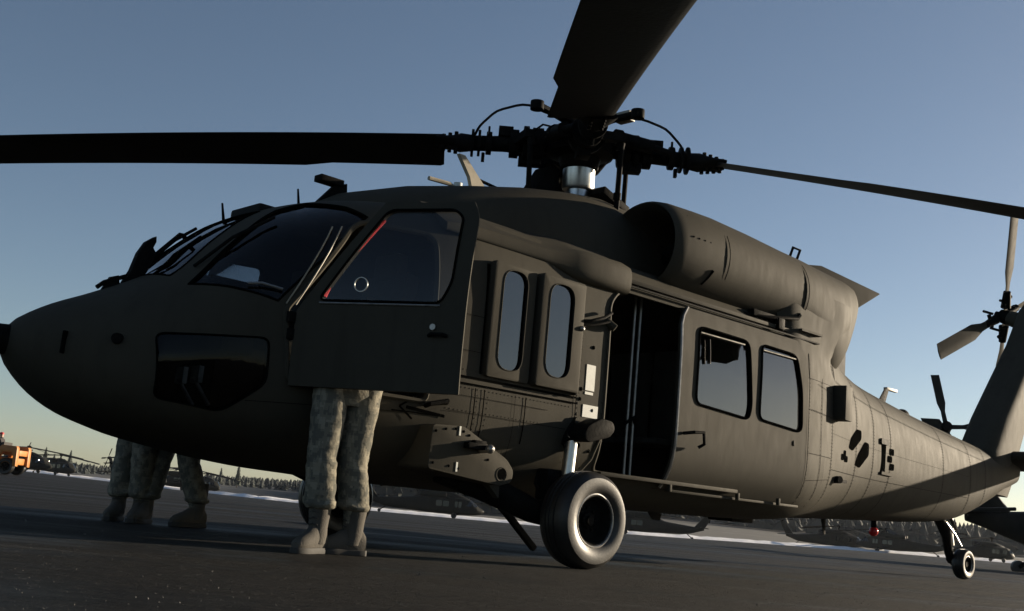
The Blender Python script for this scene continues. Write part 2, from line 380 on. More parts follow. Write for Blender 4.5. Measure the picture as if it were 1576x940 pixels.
def pane(name, P3, m, parent, n=None, off=-.012, proj=on_hull, grow=.012):
    """glass sheet following the hull inside the outline P3"""
    n = n or poly_normal(P3); c = sum((Vector(p) for p in P3), Vector())/len(P3)
    P3 = [Vector(p)+(Vector(p)-c).normalized()*grow for p in P3]
    bm = bmesh.new(); lp = subdiv_loop(P3, .09); vs_ = [bm.verts.new(p) for p in lp]; bm.faces.new(vs_)
    bmesh.ops.triangulate(bm, faces=bm.faces); 
    for _ in range(2):
        bmesh.ops.subdivide_edges(bm, edges=[e for e in bm.edges if e.calc_length() > .12], cuts=1); bmesh.ops.triangulate(bm, faces=bm.faces)
    for v in bm.verts: v.co = proj(v.co, n, off)
    b = MB(); bm.verts.index_update(); b.add([v.co[:] for v in bm.verts], [[v.index for v in f.verts] for f in bm.faces]); bm.free()
    return b.build(name, m, parent)
def seal(name, P3, m, parent, r=.012, n=None, off=.0, proj=on_hull):
    n = n or poly_normal(P3); lp = [proj(p, n, off) for p in subdiv_loop(P3, .05)]
    return MB().tube(lp+[lp[0], lp[1]], r, 6).build(name, m, parent)

# ================================================================== THE HELICOPTER
H = empty('helicopter', (0, 0, 0), 0, 'large olive drab utility helicopter with its cockpit door open, parked nose left', 'helicopter')
xs = sorted(set(list(np.arange(-4.6, -2.0, .06))+list(np.arange(-2.0, 2.0, .16))+list(np.arange(2.0, 9.2, .12))+[-4.62, -4.61, 9.2]))
hull = MB().rings([ring(float(x)) for x in xs]).build('fuselage', [OLIVE, INNER], H)
def cut(mb, m_index=1):
    o = mb.build('cutter', [OLIVE, INNER], smooth=False); o.data.polygons.foreach_set('material_index', [m_index]*len(o.data.polygons)); return o
cx = list(np.arange(-4.1, 2.15, .12))+[2.15]
boolean(hull, cut(MB().rings([ring(float(x), -.05, 40, .66) for x in cx])))
def yprism(poly, y0, y1): return MB().prism([(x, y0, z) for x, z in poly], (0, y1-y0, 0))
WS = [(-3.8,-.58,1.5),(-3.59,-.83,1.49),(-3.40,-.95,1.45),(-3.13,-.97,1.76),(-2.80,-.90,2.12),(-2.88,-.76,2.19),(-3.03,-.5,2.21),(-3.22,-.46,2.12)]
WC = [(-3.83,-.38,1.56),(-3.24,-.28,2.14),(-3.24,.28,2.14),(-3.83,.38,1.56)]
mir = lambda L: [(x, -y, z) for x, y, z in L][::-1]
CHIN = rounded([(-4.0,1.17),(-3.43,1.22),(-3.41,.95),(-3.60,.76),(-3.95,.80)], .05)
DOORWAY = rounded([(-3.30,.98),(-3.36,1.40),(-2.93,2.02),(-2.85,2.08),(-2.42,2.08),(-2.37,2.03),(-2.36,.98)], .05)
SIDEWIN = rounded([(-3.2,1.48),(-2.88,2.02),(-2.42,2.06),(-2.38,1.48)], .05)
OPENING = rounded([(-.72,.68),(-.72,1.95),(-.58,2.08),(1.03,2.08),(1.03,.68)], .08)
GUN = [(-1.96,1.22),(-1.96,1.98),(-1.08,1.98),(-1.08,1.22)]
for L in (WS, mir(WS), WC):
    n = poly_normal(L); boolean(hull, cut(MB().prism([Vector(p)-n*.2 for p in L], n*.45)))
for sg in (-1, 1): boolean(hull, cut(yprism(CHIN, sg*.52, sg*2.0)))
for poly, sg in ((DOORWAY, -1), (SIDEWIN, 1), (OPENING, -1), (GUN, -1)): boolean(hull, cut(yprism(poly, sg*.86, sg*2.0)))
smooth_obj(hull, 28)
for L in (WS, mir(WS)): 
    pane('windshield', L, GLASS, hull); seal('window_seal', L, SEAM, hull, .008)
pane('windshield', WC, GLASS, hull); seal('window_seal', WC, SEAM, hull, .008)
for sg in (-1, 1):
    L = [(x, sg*hw(x, z), z) for x, z in CHIN]; pane('chin_window', L, CGLASS, hull, Vector((0, sg, 0))); seal('window_seal', L, SEAM, hull, .005, Vector((0, sg, 0)))
L = [(x, hw(x, z), z) for x, z in SIDEWIN]; pane('side_window', L, GLASS, hull, Vector((0, 1, 0)))
L = [(x, -hw(x, z), z) for x, z in DOORWAY]; seal('door_frame', L, OLIVE, hull, .018, Vector((0, -1, 0)))
L = [(x, -hw(x, z), z) for x, z in OPENING]; seal('door_frame', L, OLIVE, hull, .014, Vector((0, -1, 0)))

# ---- skin joints, placards and small fittings on the fuselage
def seam_ring(x, parent, wd=.005, m=SEAM, a0=0, a1=48):
    ra, rb = ring(x-wd/2, .0025), ring(x+wd/2, .0025); return MB().rings([ra, rb], False).build('skin_joint', m, parent)
for x in (2.62, 3.42, 3.95, 4.45, 6.1, 7.05, 7.62): seam_ring(x, hull, .008)
def strip(x0, z0, x1, z1, wd, m, name='skin_joint', off=.005, parent=None, k=14):
    V = []; F = []
    dx, dz = x1-x0, z1-z0; l = math.hypot(dx, dz); nx, nz_ = -dz/l*wd/2, dx/l*wd/2
    for i in range(k+1):
        t = i/k
        for s_ in (-1, 1):
            x, z = x0+dx*t+nx*s_, z0+dz*t+nz_*s_; V.append((x, -hw(x, z)-off, z))
    for i in range(k): F.append((2*i, 2*i+1, 2*i+3, 2*i+2))
    return MB().add(V, F).build(name, m, parent or hull)
for q in ((2.64, 1.85, 7.6, 1.53), (2.64, 1.0, 7.0, 1.02), (3.45, 2.02, 7.6, 1.66)): strip(*q, .003, SEAM, k=40)
strip(-2.2, 1.185, -1.02, 1.185, .014, SEAM); strip(-2.2, 1.14, -1.02, 1.145, .012, SEAM)
for x in (-1.98, -1.90, -1.52): strip(x, 1.12, x+.01, .80, .01, SEAM)
strip(-1.03, 1.8, -1.02, .72, .008, SEAM); strip(-2.6, .90, -2.2, .905, .008, SEAM)
strip(2.02, 2.1, 2.04, .62, .01, SEAM); strip(2.3, 2.0, 2.33, .62, .008, SEAM)
for z0, z1 in ((1.34, 1.28),): strip(2.64, z0, 7.0, z1, .0016, SEAM, k=40)
for q in ((-3.5, .84, -2.45, .90), (-2.2, .95, -1.1, .95), (-2.2, 1.06, -1.3, 1.06), (-1.62, 1.12, -1.60, .7), (-2.18, 2.0, -2.16, 1.2), (-2.36, 1.6, -1.95, 1.6), (-2.36, 1.36, -1.95, 1.36), (.05, .62, 2.0, .62), (2.05, 1.5, 2.6, 1.48), (2.05, 1.1, 2.6, 1.1), (2.05, .85, 2.6, .9), (2.2, 1.75, 2.6, 1.7), (2.4, 1.1, 2.42, .85)): strip(*q, .003, SEAM)
rv = MB()
def rivet(x, z, r=.0052):
    y = -hw(x, z)
    if y < -.02: rv.add([(x-r, y, z), (x, y, z-r), (x+r, y, z), (x, y, z+r), (x, y-r*.6, z)], [(0, 1, 4), (1, 2, 4), (2, 3, 4), (3, 0, 4)])
for x in (2.62, 3.42, 3.95, 4.45, 6.1, 7.05, 7.62):
    for d in (-.022, .022):
        for z in np.arange(.7, 2.0, .032): rivet(x+d, float(z))
for x0, z0, x1, z1 in ((2.64, 1.85, 7.6, 1.53), (-2.2, 1.10, -1.05, 1.10), (-2.2, 1.22, -1.95, 1.22), (-2.2, .95, -1.1, .95), (-1.0, .72, -1.0, 1.8), (-.745, .72, -.745, 1.9), (2.06, .65, 2.04, 2.0), (2.32, .65, 2.30, 2.0), (2.05, 1.48, 2.6, 1.46), (-1.95, .8, -1.95, 1.1), (-1.86, .8, -1.86, 1.1)):
    n_ = int(math.hypot(x1-x0, z1-z0)/.034)
    for i in range(n_): rivet(x0+(x1-x0)*i/n_, z0+(z1-z0)*i/n_+.012)
o = rv.build('rivets', OLIVE, hull, smooth=False); o['kind'] = 'stuff'
def plate(poly, off, th, m, name, parent=hull, bevel=0.):
    """small plate lying on the port skin"""
    P = [Vector((x, -hw(x, z)-off, z)) for x, z in poly]; return MB().prism(P, (0, -th, 0)).build(name, m, parent, bevel=bevel)
rect = lambda x0, x1, z0, z1: [(x0, z0), (x1, z0), (x1, z1), (x0, z1)]
plate(rect(-.935, -.84, 1.255, 1.445), .001, .003, WHITE, 'placard'); plate(rect(-.935, -.85, 1.225, 1.245), .001, .003, WHITE, 'placard')
plate(rect(-.945, -.785, 1.06, 1.15), .001, .003, WHITE, 'placard')
for i in range(26):
    x, z = (-.99+.27*random.random(), .75+1.0*random.random()) if i < 8 else ((-.74 if i % 2 else -1.0), .75+i*.04)
    o = MB().sphere((x, -hw(x, z)-.001, z), .009 if i >= 8 else .015, 6, (1, .5, 1)).build('fastener', SEAM if i < 8 else OLIVE, hull)
plate(rect(-1.10, -1.03, 1.53, 1.66), .001, .02, DARK, 'latch', bevel=.005)
# flat black plates painted for the shade in tail boom recesses, with frames
plate(rounded([(3.18, 1.26), (3.30, 1.24), (3.56, 1.38), (3.56, 1.47), (3.42, 1.47), (3.24, 1.36)], .03), .002, .004, SEAM, 'dark_recess')
plate(rounded([(3.40, 1.11), (3.55, 1.09), (3.80, 1.24), (3.80, 1.36), (3.68, 1.37), (3.48, 1.22)], .03), .002, .004, SEAM, 'dark_recess')
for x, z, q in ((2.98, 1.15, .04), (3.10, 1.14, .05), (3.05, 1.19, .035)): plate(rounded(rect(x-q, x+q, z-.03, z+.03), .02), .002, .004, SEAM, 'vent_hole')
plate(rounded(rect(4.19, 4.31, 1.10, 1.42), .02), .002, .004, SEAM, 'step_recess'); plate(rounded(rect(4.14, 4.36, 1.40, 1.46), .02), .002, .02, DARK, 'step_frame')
plate(rounded(rect(4.19, 4.52, 1.08, 1.11), .01), .002, .02, OLIVE, 'step_frame')
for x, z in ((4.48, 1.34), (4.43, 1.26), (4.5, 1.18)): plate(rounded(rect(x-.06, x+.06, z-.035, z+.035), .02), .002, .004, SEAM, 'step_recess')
b = MB().cyl((2.86, -.94, .92), (2.84, -1.04, .92), .035).box((2.90, -1.03, .91), (.12, .02, .03)); b.build('fuel_drain', DARK, hull)
strip(2.42, 2.02, 2.46, 1.9, .03, SEAM); strip(2.68, 2.05, 2.66, 1.75, .02, SEAM)
# flare dispenser box standing off the transition section
b = MB().box((2.74, -1.09, 1.64), (.17, .14, .33), Matrix.Rotation(rad(10), 3, 'Z')); d = b.build('flare_dispenser', OLIVE, hull, bevel=.006)
# grab hook and tow step under the cockpit door, arrow plate
MB().tube([(-2.36, -1.15, .955), (-2.37, -1.21, .965), (-2.24, -1.22, 1.0), (-2.2, -1.16, .995)], .016).build('grab_handle', DARK, hull)
strip(-2.55, .93, -2.40, 1.03, .012, SEAM); strip(-2.55, .93, -2.44, .86, .012, SEAM); strip(-2.5, .93, -2.2, .905, .02, SEAM)
# antennas along the boom top and belly
def blade_ant(base, tip, ch, th, m, name='blade_antenna'):
    b0, t0 = Vector(base), Vector(tip)
    return MB().rings([[b0+Vector((ch*dx, th*dy, 0)) for dx, dy in ((-.5, 0), (0, -.5), (.5, 0), (0, .5))], [t0+Vector((ch*.5*dx, th*.5*dy, 0)) for dx, dy in ((-.5, 0), (0, -.5), (.5, 0), (0, .5))]]).build(name, m, H)
blade_ant((5.4, 0, 1.92), (5.55, -.02, 2.2), .22, .06, DARK); MB().box((5.68, 0, 2.205), (.26, .05, .035)).build('antenna_tip', TAN, H, bevel=.008)
MB().box((4.82, 0, 2.05), (.16, .12, .1)).box((4.94, 0, 2.09), (.16, .05, .03)).build('boom_beacon', DARK, H, bevel=.01)
MB().sphere((5.98, 0, 1.93), .13, 10, (1, .6, .6)).build('boom_dome', DARK, H)
MB().cyl((5.37, 0, .62), (5.37, 0, .53), .03).build('light_stem', DARK, H); MB().sphere((5.37, 0, .49), .055, 12).build('anti_collision_light', REDLENS, H)
blade_ant((4.27, 0, .58), (4.3, 0, .40), .1, .03, DARK); blade_ant((1.0, -.3, .46), (1.03, -.3, .38), .22, .03, DARK)
MB().box((2.55, 0, .47), (.35, .3, .06)).build('belly_fitting', DARK, H, bevel=.01)
MB().box((-.65, -.3, .22), (.05, .05, .5), Matrix.Rotation(rad(-52), 3, 'Y')).cyl((-.84, -.3, .37), (-.92, -.3, .5), .04).build('cargo_hook_bar', DARK, H, bevel=.01)

# ---- nose fittings
MB().lathe([(.001, 0), (.06, 0), (.085, .02), (.09, .10), (.10, .16), (.10, .3)], (-4.70, 0, 1.06), (1, 0, 0), 20).build('nose_sensor', DARK, H)
for sg in (-1, 1): MB().box((-4.40, sg*.375, 1.06), (.03, .02, .13), Matrix.Rotation(rad(-40*sg), 3, 'Z')).build('nose_slot', SEAM, H, bevel=.004)
MB().cyl((-4.16, -.54, 1.11), (-4.185, -.575, 1.11), .035, .03).build('nose_antenna', DARK, H)
MB().prism([(-4.10, -.015, 1.44), (-3.98, -.015, 1.50), (-4.0, -.015, 1.57), (-4.05, -.015, 1.55)], (0, .03, 0)).build('nose_fin', DARK, H)
wc = [(-3.97, 1.53), (-3.93, 1.62), (-3.90, 1.74), (-3.86, 1.82), (-3.80, 1.87), (-3.795, 1.83), (-3.81, 1.79), (-3.785, 1.76), (-3.80, 1.70), (-3.83, 1.62), (-3.87, 1.57)]
MB().prism([(x, -.03, z) for x, z in wc], (0, .06, 0)).build('wire_cutter', DARK, H, bevel=.006)
MB().tube([(-4.12, 0, 1.47), (-4.08, 0, 1.51), (-3.9, 0, 1.60)], .014).build('cutter_strut', DARK, H)
MB().tube([(-3.85, .02, 1.66), (-3.62, .02, 1.93), (-3.60, .02, 1.93), (-3.58, .02, 1.90)], .016).build('cutter_strut', DARK, H)
for a, b in (((-3.72, -.5, 1.60), (-3.30, -.62, 2.02)), ((-3.76, .2, 1.68), (-3.4, .25, 2.04))):
    a = on_hull(a, (-.6, 0, .8), .02); b = on_hull(b, (-.6, 0, .8), .025); MB().tube([a, a.lerp(b, .5)+Vector((-.02, 0, .02)), b], .011).build('wiper', DARK, H)
a, b = on_hull((-3.55, -.84, 1.52), (-.4, -.5, .7), .012), on_hull((-3.36, -.93, 1.49), (-.4, -.5, .7), .012); MB().tube([a, a.lerp(b, .4)+Vector((0, 0, .015)), b], .009).build('wiper', STEEL, H)
for x, y, z, h, tx in ((-3.28, .12, 2.11, .13, -.03), (-2.72, .1, 2.33, .16, -.03)): MB().cyl((x, y, z), (x+tx, y, z+h), .012, .007, 8).build('temperature_probe', DARK, H)
b = MB().prism([(-2.72, -.03, 2.32), (-2.40, -.03, 2.44), (-2.42, -.03, 2.60), (-2.52, -.03, 2.56)], (0, .06, 0)).box((-2.56, 0, 2.585), (.2, .1, .05)); b.build('pitot_mast', DARK, H, bevel=.008)

# ---- sunlit A-post edges painted as tan strips, and handhold beside the windshield
for dy, dx in ((.012, 0), (.02, .05)):
    a = on_hull((-3.36+dx, -.96, 1.44), (0, -1, 0), dy); b = on_hull((-3.05+dx, -.95, 2.02), (0, -1, .3), dy)
    MB().tube([on_hull(a.lerp(b, t/6), (0, -1, .2), dy) for t in range(7)], .005).build('lit_edge_strip', TAN, H)
MB().box((-3.33, -1.0, 1.36), (.05, .05, .07)).box((-3.32, -1.0, 1.26), (.05, .05, .07)).build('door_hinge', DARK, H, bevel=.008)

# ---- upper deck: pylon fairing ahead of and behind the mast
def fairing(tab, name, K=18):
    R = []
    for x, z0, z1, w, n in tab:
        r = []
        for j in range(2*K):
            a = math.pi*(j/(2*K-1)); c_, s_ = math.cos(a), math.sin(a)
            r.append(Vector((x, w*math.copysign(abs(c_)**(2/n), c_), z0+(z1-z0)*abs(s_)**(2/n))))
        R.append(r)
    return MB().rings(R).build(name, OLIVE, H, angle=40)
fairing([(-2.72,2.2,2.36,.3,2.2),(-2.5,2.2,2.50,.46,2.4),(-2.0,2.2,2.68,.62,2.6),(-1.5,2.2,2.81,.74,2.8),(-1.0,2.2,2.93,.80,2.9),(-.5,2.2,3.03,.80,2.9),(-.1,2.2,3.09,.76,2.8),(.25,2.2,3.10,.70,2.6),
         (.8,2.2,3.06,.62,2.5),(1.6,2.2,2.98,.55,2.4),(2.4,2.1,2.82,.50,2.4),(3.0,2.0,2.58,.42,2.3),(3.5,1.95,2.34,.32,2.2),(3.9,1.9,2.16,.2,2.1)], 'pylon_fairing')
# roof-edge fairing above the doors
def side_fairing(sg):
    tab = [(-2.3,2.17,.03,.015),(-2.1,2.18,.05,.03),(-1.35,2.17,.06,.045),(-1.12,2.165,.11,.095),(-1.0,2.16,.125,.12),(-.62,2.16,.125,.12),(-.53,2.155,.115,.11),(-.49,2.15,.06,.06)]
    R = []
    for x, z, rz_, ry in tab:
        R.append([Vector((x, sg*(1.09+(ry*math.cos(a)**.45 if math.cos(a) > 0 else .34*math.cos(a))), z+rz_*math.copysign(abs(math.sin(a))**.8, math.sin(a))+(.22*max(0, -math.cos(a))))) for a in [2*math.pi*j/20 for j in range(20)]])
    return MB().rings(R).build('roof_edge_fairing', OLIVE, H)
side_fairing(-1); side_fairing(1)
# rain rail and door track
MB().box((.82, -1.115, 2.17), (2.7, .05, .035)).build('door_track', OLIVE, H, bevel=.008)
MB().box((.82, -1.15, 2.125), (2.75, .02, .012)).build('door_track', DARK, H)
MB().box((1.05, -1.125, .612), (1.85, .03, .022)).build('door_track', OLIVE, H, bevel=.006)
for x in (.12, 1.02, 1.62): MB().box((x, -1.165, .632), (.03, .03, .06)).build('door_roller', OLIVE, H, bevel=.006)
MB().tube([(-1.13, -1.19, 1.73), (-1.0, -1.25, 1.75), (-.86, -1.25, 1.80), (-.74, -1.21, 1.86)], .013).build('hold_cable', DARK, H)
MB().tube([(-1.1, -1.19, 1.71), (-.95, -1.23, 1.73), (-.72, -1.2, 1.80)], .01).build('hold_cable', DARK, H)
MB().cyl((-.75, -1.17, 1.80), (-.70, -1.22, 1.75), .03).build('cable_anchor', OLIVE, H)
# cabin sill tread
MB().box((.15, -1.13, .672), (1.7, .10, .03)).build('door_sill', OLIVE, H, bevel=.005)

# ---- gunner's windows: two bulged sliding panels with tall rounded panes
def gunner(x0, x1, wx0, wx1, y, z0, z1, wz0, wz1):
    o = yprism(rounded([(x0, z0), (x1, z0), (x1, z1), (x0, z1)], .03), -1.15, -y).build('gunner_window', [OLIVE, INNER], H, bevel=.012)
    W = rounded([(wx0, wz0), (wx1, wz0), (wx1, wz1), (wx0, wz1)], .16, 6)
    boolean(o, cut(yprism(W, -1.0, -2.0))); smooth_obj(o)
    MB().prism([(x, -y+.02, z) for x, z in W], (0, .004, 0)).build('pane', DGLASS, o)
    MB().tube([(x, -y-.001, z) for x, z in W+W[:2]], .004, 6).build('window_seal', OLIVE, o)
    return o
gunner(-1.93, -1.53, -1.84, -1.61, 1.208, 1.21, 2.01, 1.275, 1.97)
gunner(-1.50, -1.06, -1.42, -1.17, 1.24, 1.21, 2.01, 1.29, 1.96)
MB().box((-1.06, -1.20, 1.60), (.03, .05, .8)).build('window_post', OLIVE, H, bevel=.006)
MB().sphere((-1.075, -1.24, 1.68), .02, 8).build('latch_knob', STEEL, H)

# ---- sliding cabin door, half open
def dw(z): return hw(.5, z)+.05
sx0, sx1, sz0, sz1 = .08, 1.92, .63, 2.085
zs = np.linspace(sz0, sz1, 19); R = []
def xl(z): return sx0+.10*max(0, (z-1.9)/.185)**2
def xr(z): return sx1-.14*max(0, (z-1.85)/.235)**2-.10*max(0, (.8-z)/.17)**2
for z in zs:
    z = float(z); y = dw(z); a, b_ = xl(z), xr(z)
    R.append([Vector((a+(b_-a)*t, -y, z)) for t in np.linspace(0, 1, 9)]+[Vector((a+(b_-a)*t, -y+.032, z)) for t in np.linspace(1, 0, 9)])
door = MB().rings(R).build('sliding_door', [OLIVE, INNER], H)
D1 = rounded([(.30, 1.32), (1.03, 1.28), (1.06, 1.40), (1.0, 1.94), (.31, 1.95)], .08, 5); D2 = rounded([(1.18, 1.30), (1.84, 1.26), (1.82, 1.62), (1.73, 1.94), (1.19, 1.95)], .08, 5)
c = MB()
for D in (D1, D2): q = yprism(D, -1.0, -2.0); c.add(q.v, q.f)
boolean(door, cut(c)); smooth_obj(door)
prj = lambda p, n, off: Vector((p.x, -dw(p.z)-off, p.z))
for D in (D1, D2):
    L = [(x, -1.2, z) for x, z in D]
    pane('pane', L, DGLASS, door, Vector((0, -1, 0)), -.014, prj); seal('window_seal', L, SEAM, door, .011, Vector((0, -1, 0)), .002, prj)
    zt = max(z for x, z in D)-.045; x0, x1 = min(x for x, z in D)+.03, max(x for x, z in D)-.12
    MB().tube([prj(Vector((x0, 0, zt)), None, .002), prj(Vector((x1, 0, zt)), None, .002)], .007, 6).build('window_trim', STEEL, door)
MB().tube([prj(Vector((xl(float(z))+.002, 0, float(z))), None, .003) for z in zs], .012, 6).build('edge_strip', STEEL, door)
MB().tube([(.16, -1.235, 1.065), (.22, -1.30, 1.08), (.34, -1.30, 1.09), (.355, -1.30, 1.0), (.33, -1.26, .97)], .014).build('door_handle', DARK, door)
MB().tube([prj(Vector((.42, 0, 1.86)), None, .012), prj(Vector((.425, 0, 1.74)), None, .014), prj(Vector((.43, 0, 1.66)), None, .012)], .015).build('window_latch', DARK, door)
for z in (1.145, 1.16): MB().sphere(prj(Vector((1.72, 0, z)), None, 0), .018, 8, (1, .4, 1)).build('fastener', DARK, door)

# ---- open cockpit door, swung forward on its front hinge
TH = rad(62); HG = Vector((-3.31, -1.02, 0))
def dpt(u, z, off=0.):
    """u metres from the hinge, z up, off outwards; the skin bows like the fuselage side"""
    bow = -.10*max(0, (z-1.35)/.75)**2-.03*((1.2-z)/.4 if z < 1.2 else 0)**2
    ux, uy = math.cos(TH), -math.sin(TH); nx, ny = -math.sin(TH), -math.cos(TH)
    return Vector((HG.x+ux*u+nx*(off+bow), HG.y+uy*u+ny*(off+bow), z))
def front_u(z): return 0.0 if z < 1.40 else (z-1.40)*.66
zs = list(np.linspace(.955, 2.10, 24)); R = []
for z in zs:
    a, b_ = front_u(z), 1.09-.05*max(0, (z-1.95)/.15)**2; us = np.linspace(a, b_, 13)
    R.append([dpt(u, z, 0) for u in us]+[dpt(u, z, -.012 if u > b_-.001 else -.045) for u in us[::-1]])
cdoor = MB().rings(R).build('cockpit_door', [OLIVE, INNER], H)
CW = rounded([(.14, 1.47), (.93, 1.47), (.985, 1.6), (.99, 2.0), (.93, 2.05), (.50, 2.05)], .05)
nrm = Vector((-math.sin(TH), -math.cos(TH), 0))
c = MB().prism([dpt(u, z)-nrm*.3 for u, z in CW], nrm*.6); boolean(cdoor, cut(c)); smooth_obj(cdoor)
def cpatch(name, poly, off, m):
    bm = bmesh.new(); lp = subdiv_loop([(u, z, 0) for u, z in poly], .1); bm.faces.new([bm.verts.new(p) for p in lp]); bmesh.ops.triangulate(bm, faces=bm.faces)
    bmesh.ops.subdivide_edges(bm, edges=[e for e in bm.edges if e.calc_length() > .12], cuts=2); bmesh.ops.triangulate(bm, faces=bm.faces); bm.verts.index_update()
    o = MB().add([dpt(v.co.x, v.co.y, off) for v in bm.verts], [[v.index for v in f.verts] for f in bm.faces]); bm.free(); return o.build(name, m, cdoor)
CWg = [(u+(u-.6)*.02, z+(z-1.75)*.03) for u, z in CW]
cpatch('window_pane', CWg, -.012, GLASS)
MB().tube([dpt(u, z, .002) for u, z in [tuple(p[:2]) for p in subdiv_loop([(u, z, 0) for u, z in CW], .06)]+CW[:2]], .008, 6).build('window_seal', SEAM, cdoor)
MB().tube([dpt(.16, 1.50, -.03), dpt(.195, 1.60, -.03), dpt(.33, 1.79, -.03), dpt(.47, 1.99, -.03)], [.014, .014, .008, .008], 6).build('release_tape', RED, cdoor)
MB().lathe([(.040, -.005), (.045, -.005), (.045, .005), (.040, .005), (.040, -.005)], dpt(.40, 1.575, -.012), nrm, 24, False).build('vent_ring', STEEL, cdoor)
MB().tube([dpt(.88, 1.28, .005), dpt(.9, 1.285, .03), dpt(.97, 1.285, .03), dpt(.99, 1.28, .005)], .011).build('door_handle', DARK, cdoor)
MB().cyl(dpt(.90, 1.33, 0), dpt(.90, 1.33, .012), .018).build('door_lock', STEEL, cdoor)
MB().tube([dpt(.15, 1.455, .004), dpt(.5, 1.455, .004), dpt(.93, 1.455, .004)], .006).build('drip_strip', STEEL, cdoor)

# ---- cockpit and cabin furniture
MB().box((-3.45, 0, 1.34), (.22, 1.25, .40)).box((-3.53, 0, 1.56), (.34, 1.3, .05)).build('instrument_panel', INNER, H, bevel=.03)
MB().box((-2.95, 0, 1.0), (.8, .34, .5)).build('centre_console', INNER, H, bevel=.02)
MB().box((-2.9, 0, 2.18), (.6, .4, .1)).build('overhead_console', INNER, H, bevel=.02)
for sy in (-.55, .55):
    b = MB().box((-2.62, sy, 1.02), (.5, .5, .12)).box((-2.36, sy, 1.42), (.12, .5, .9), Matrix.Rotation(rad(8), 3, 'Y')).box((-2.32, sy, 1.92), (.1, .28, .2)).box((-2.5, sy, .84), (.4, .36, .36))
    b.build('pilot_seat', SEATM, H, bevel=.03)
    for dy in (-.29, .29): MB().box((-2.48, sy+dy, 1.32), (.42, .03, .62)).build('seat_armour', INNER, H, bevel=.015)
    MB().tube([(-3.05, sy, .72), (-3.02, sy, 1.1), (-2.95, sy, 1.3)], .02).build('control_stick', DARK, H)
    for dy in (-.1, .1): MB().cyl((-3.72, sy+dy, .95), (-3.60, sy+dy, .80), .012).box((-3.70, sy+dy, .97), (.03, .1, .1)).build('rudder_pedal', STEEL, H)
for x in (-.13, -.06): MB().cyl((x, -.9, .68), (x, -.9, 2.15), .013).build('cabin_pole', STEEL, H)
MB().tube([(-.16, -.9, 1.1), (-.1, -.95, 1.16), (-.04, -.9, 1.1)], .015).build('pole_clamp', DARK, H)
for sy in (-.6, -.1, .4):
    MB().box((.55, sy, 1.02), (.45, .45, .05)).box((.79, sy, 1.45), (.05, .45, .8)).build('troop_seat', SEATM, H, bevel=.02)
MB().box((-2.12, 0, 1.4), (.04, 2.1, 1.4)).build('cockpit_bulkhead', INNER, H)

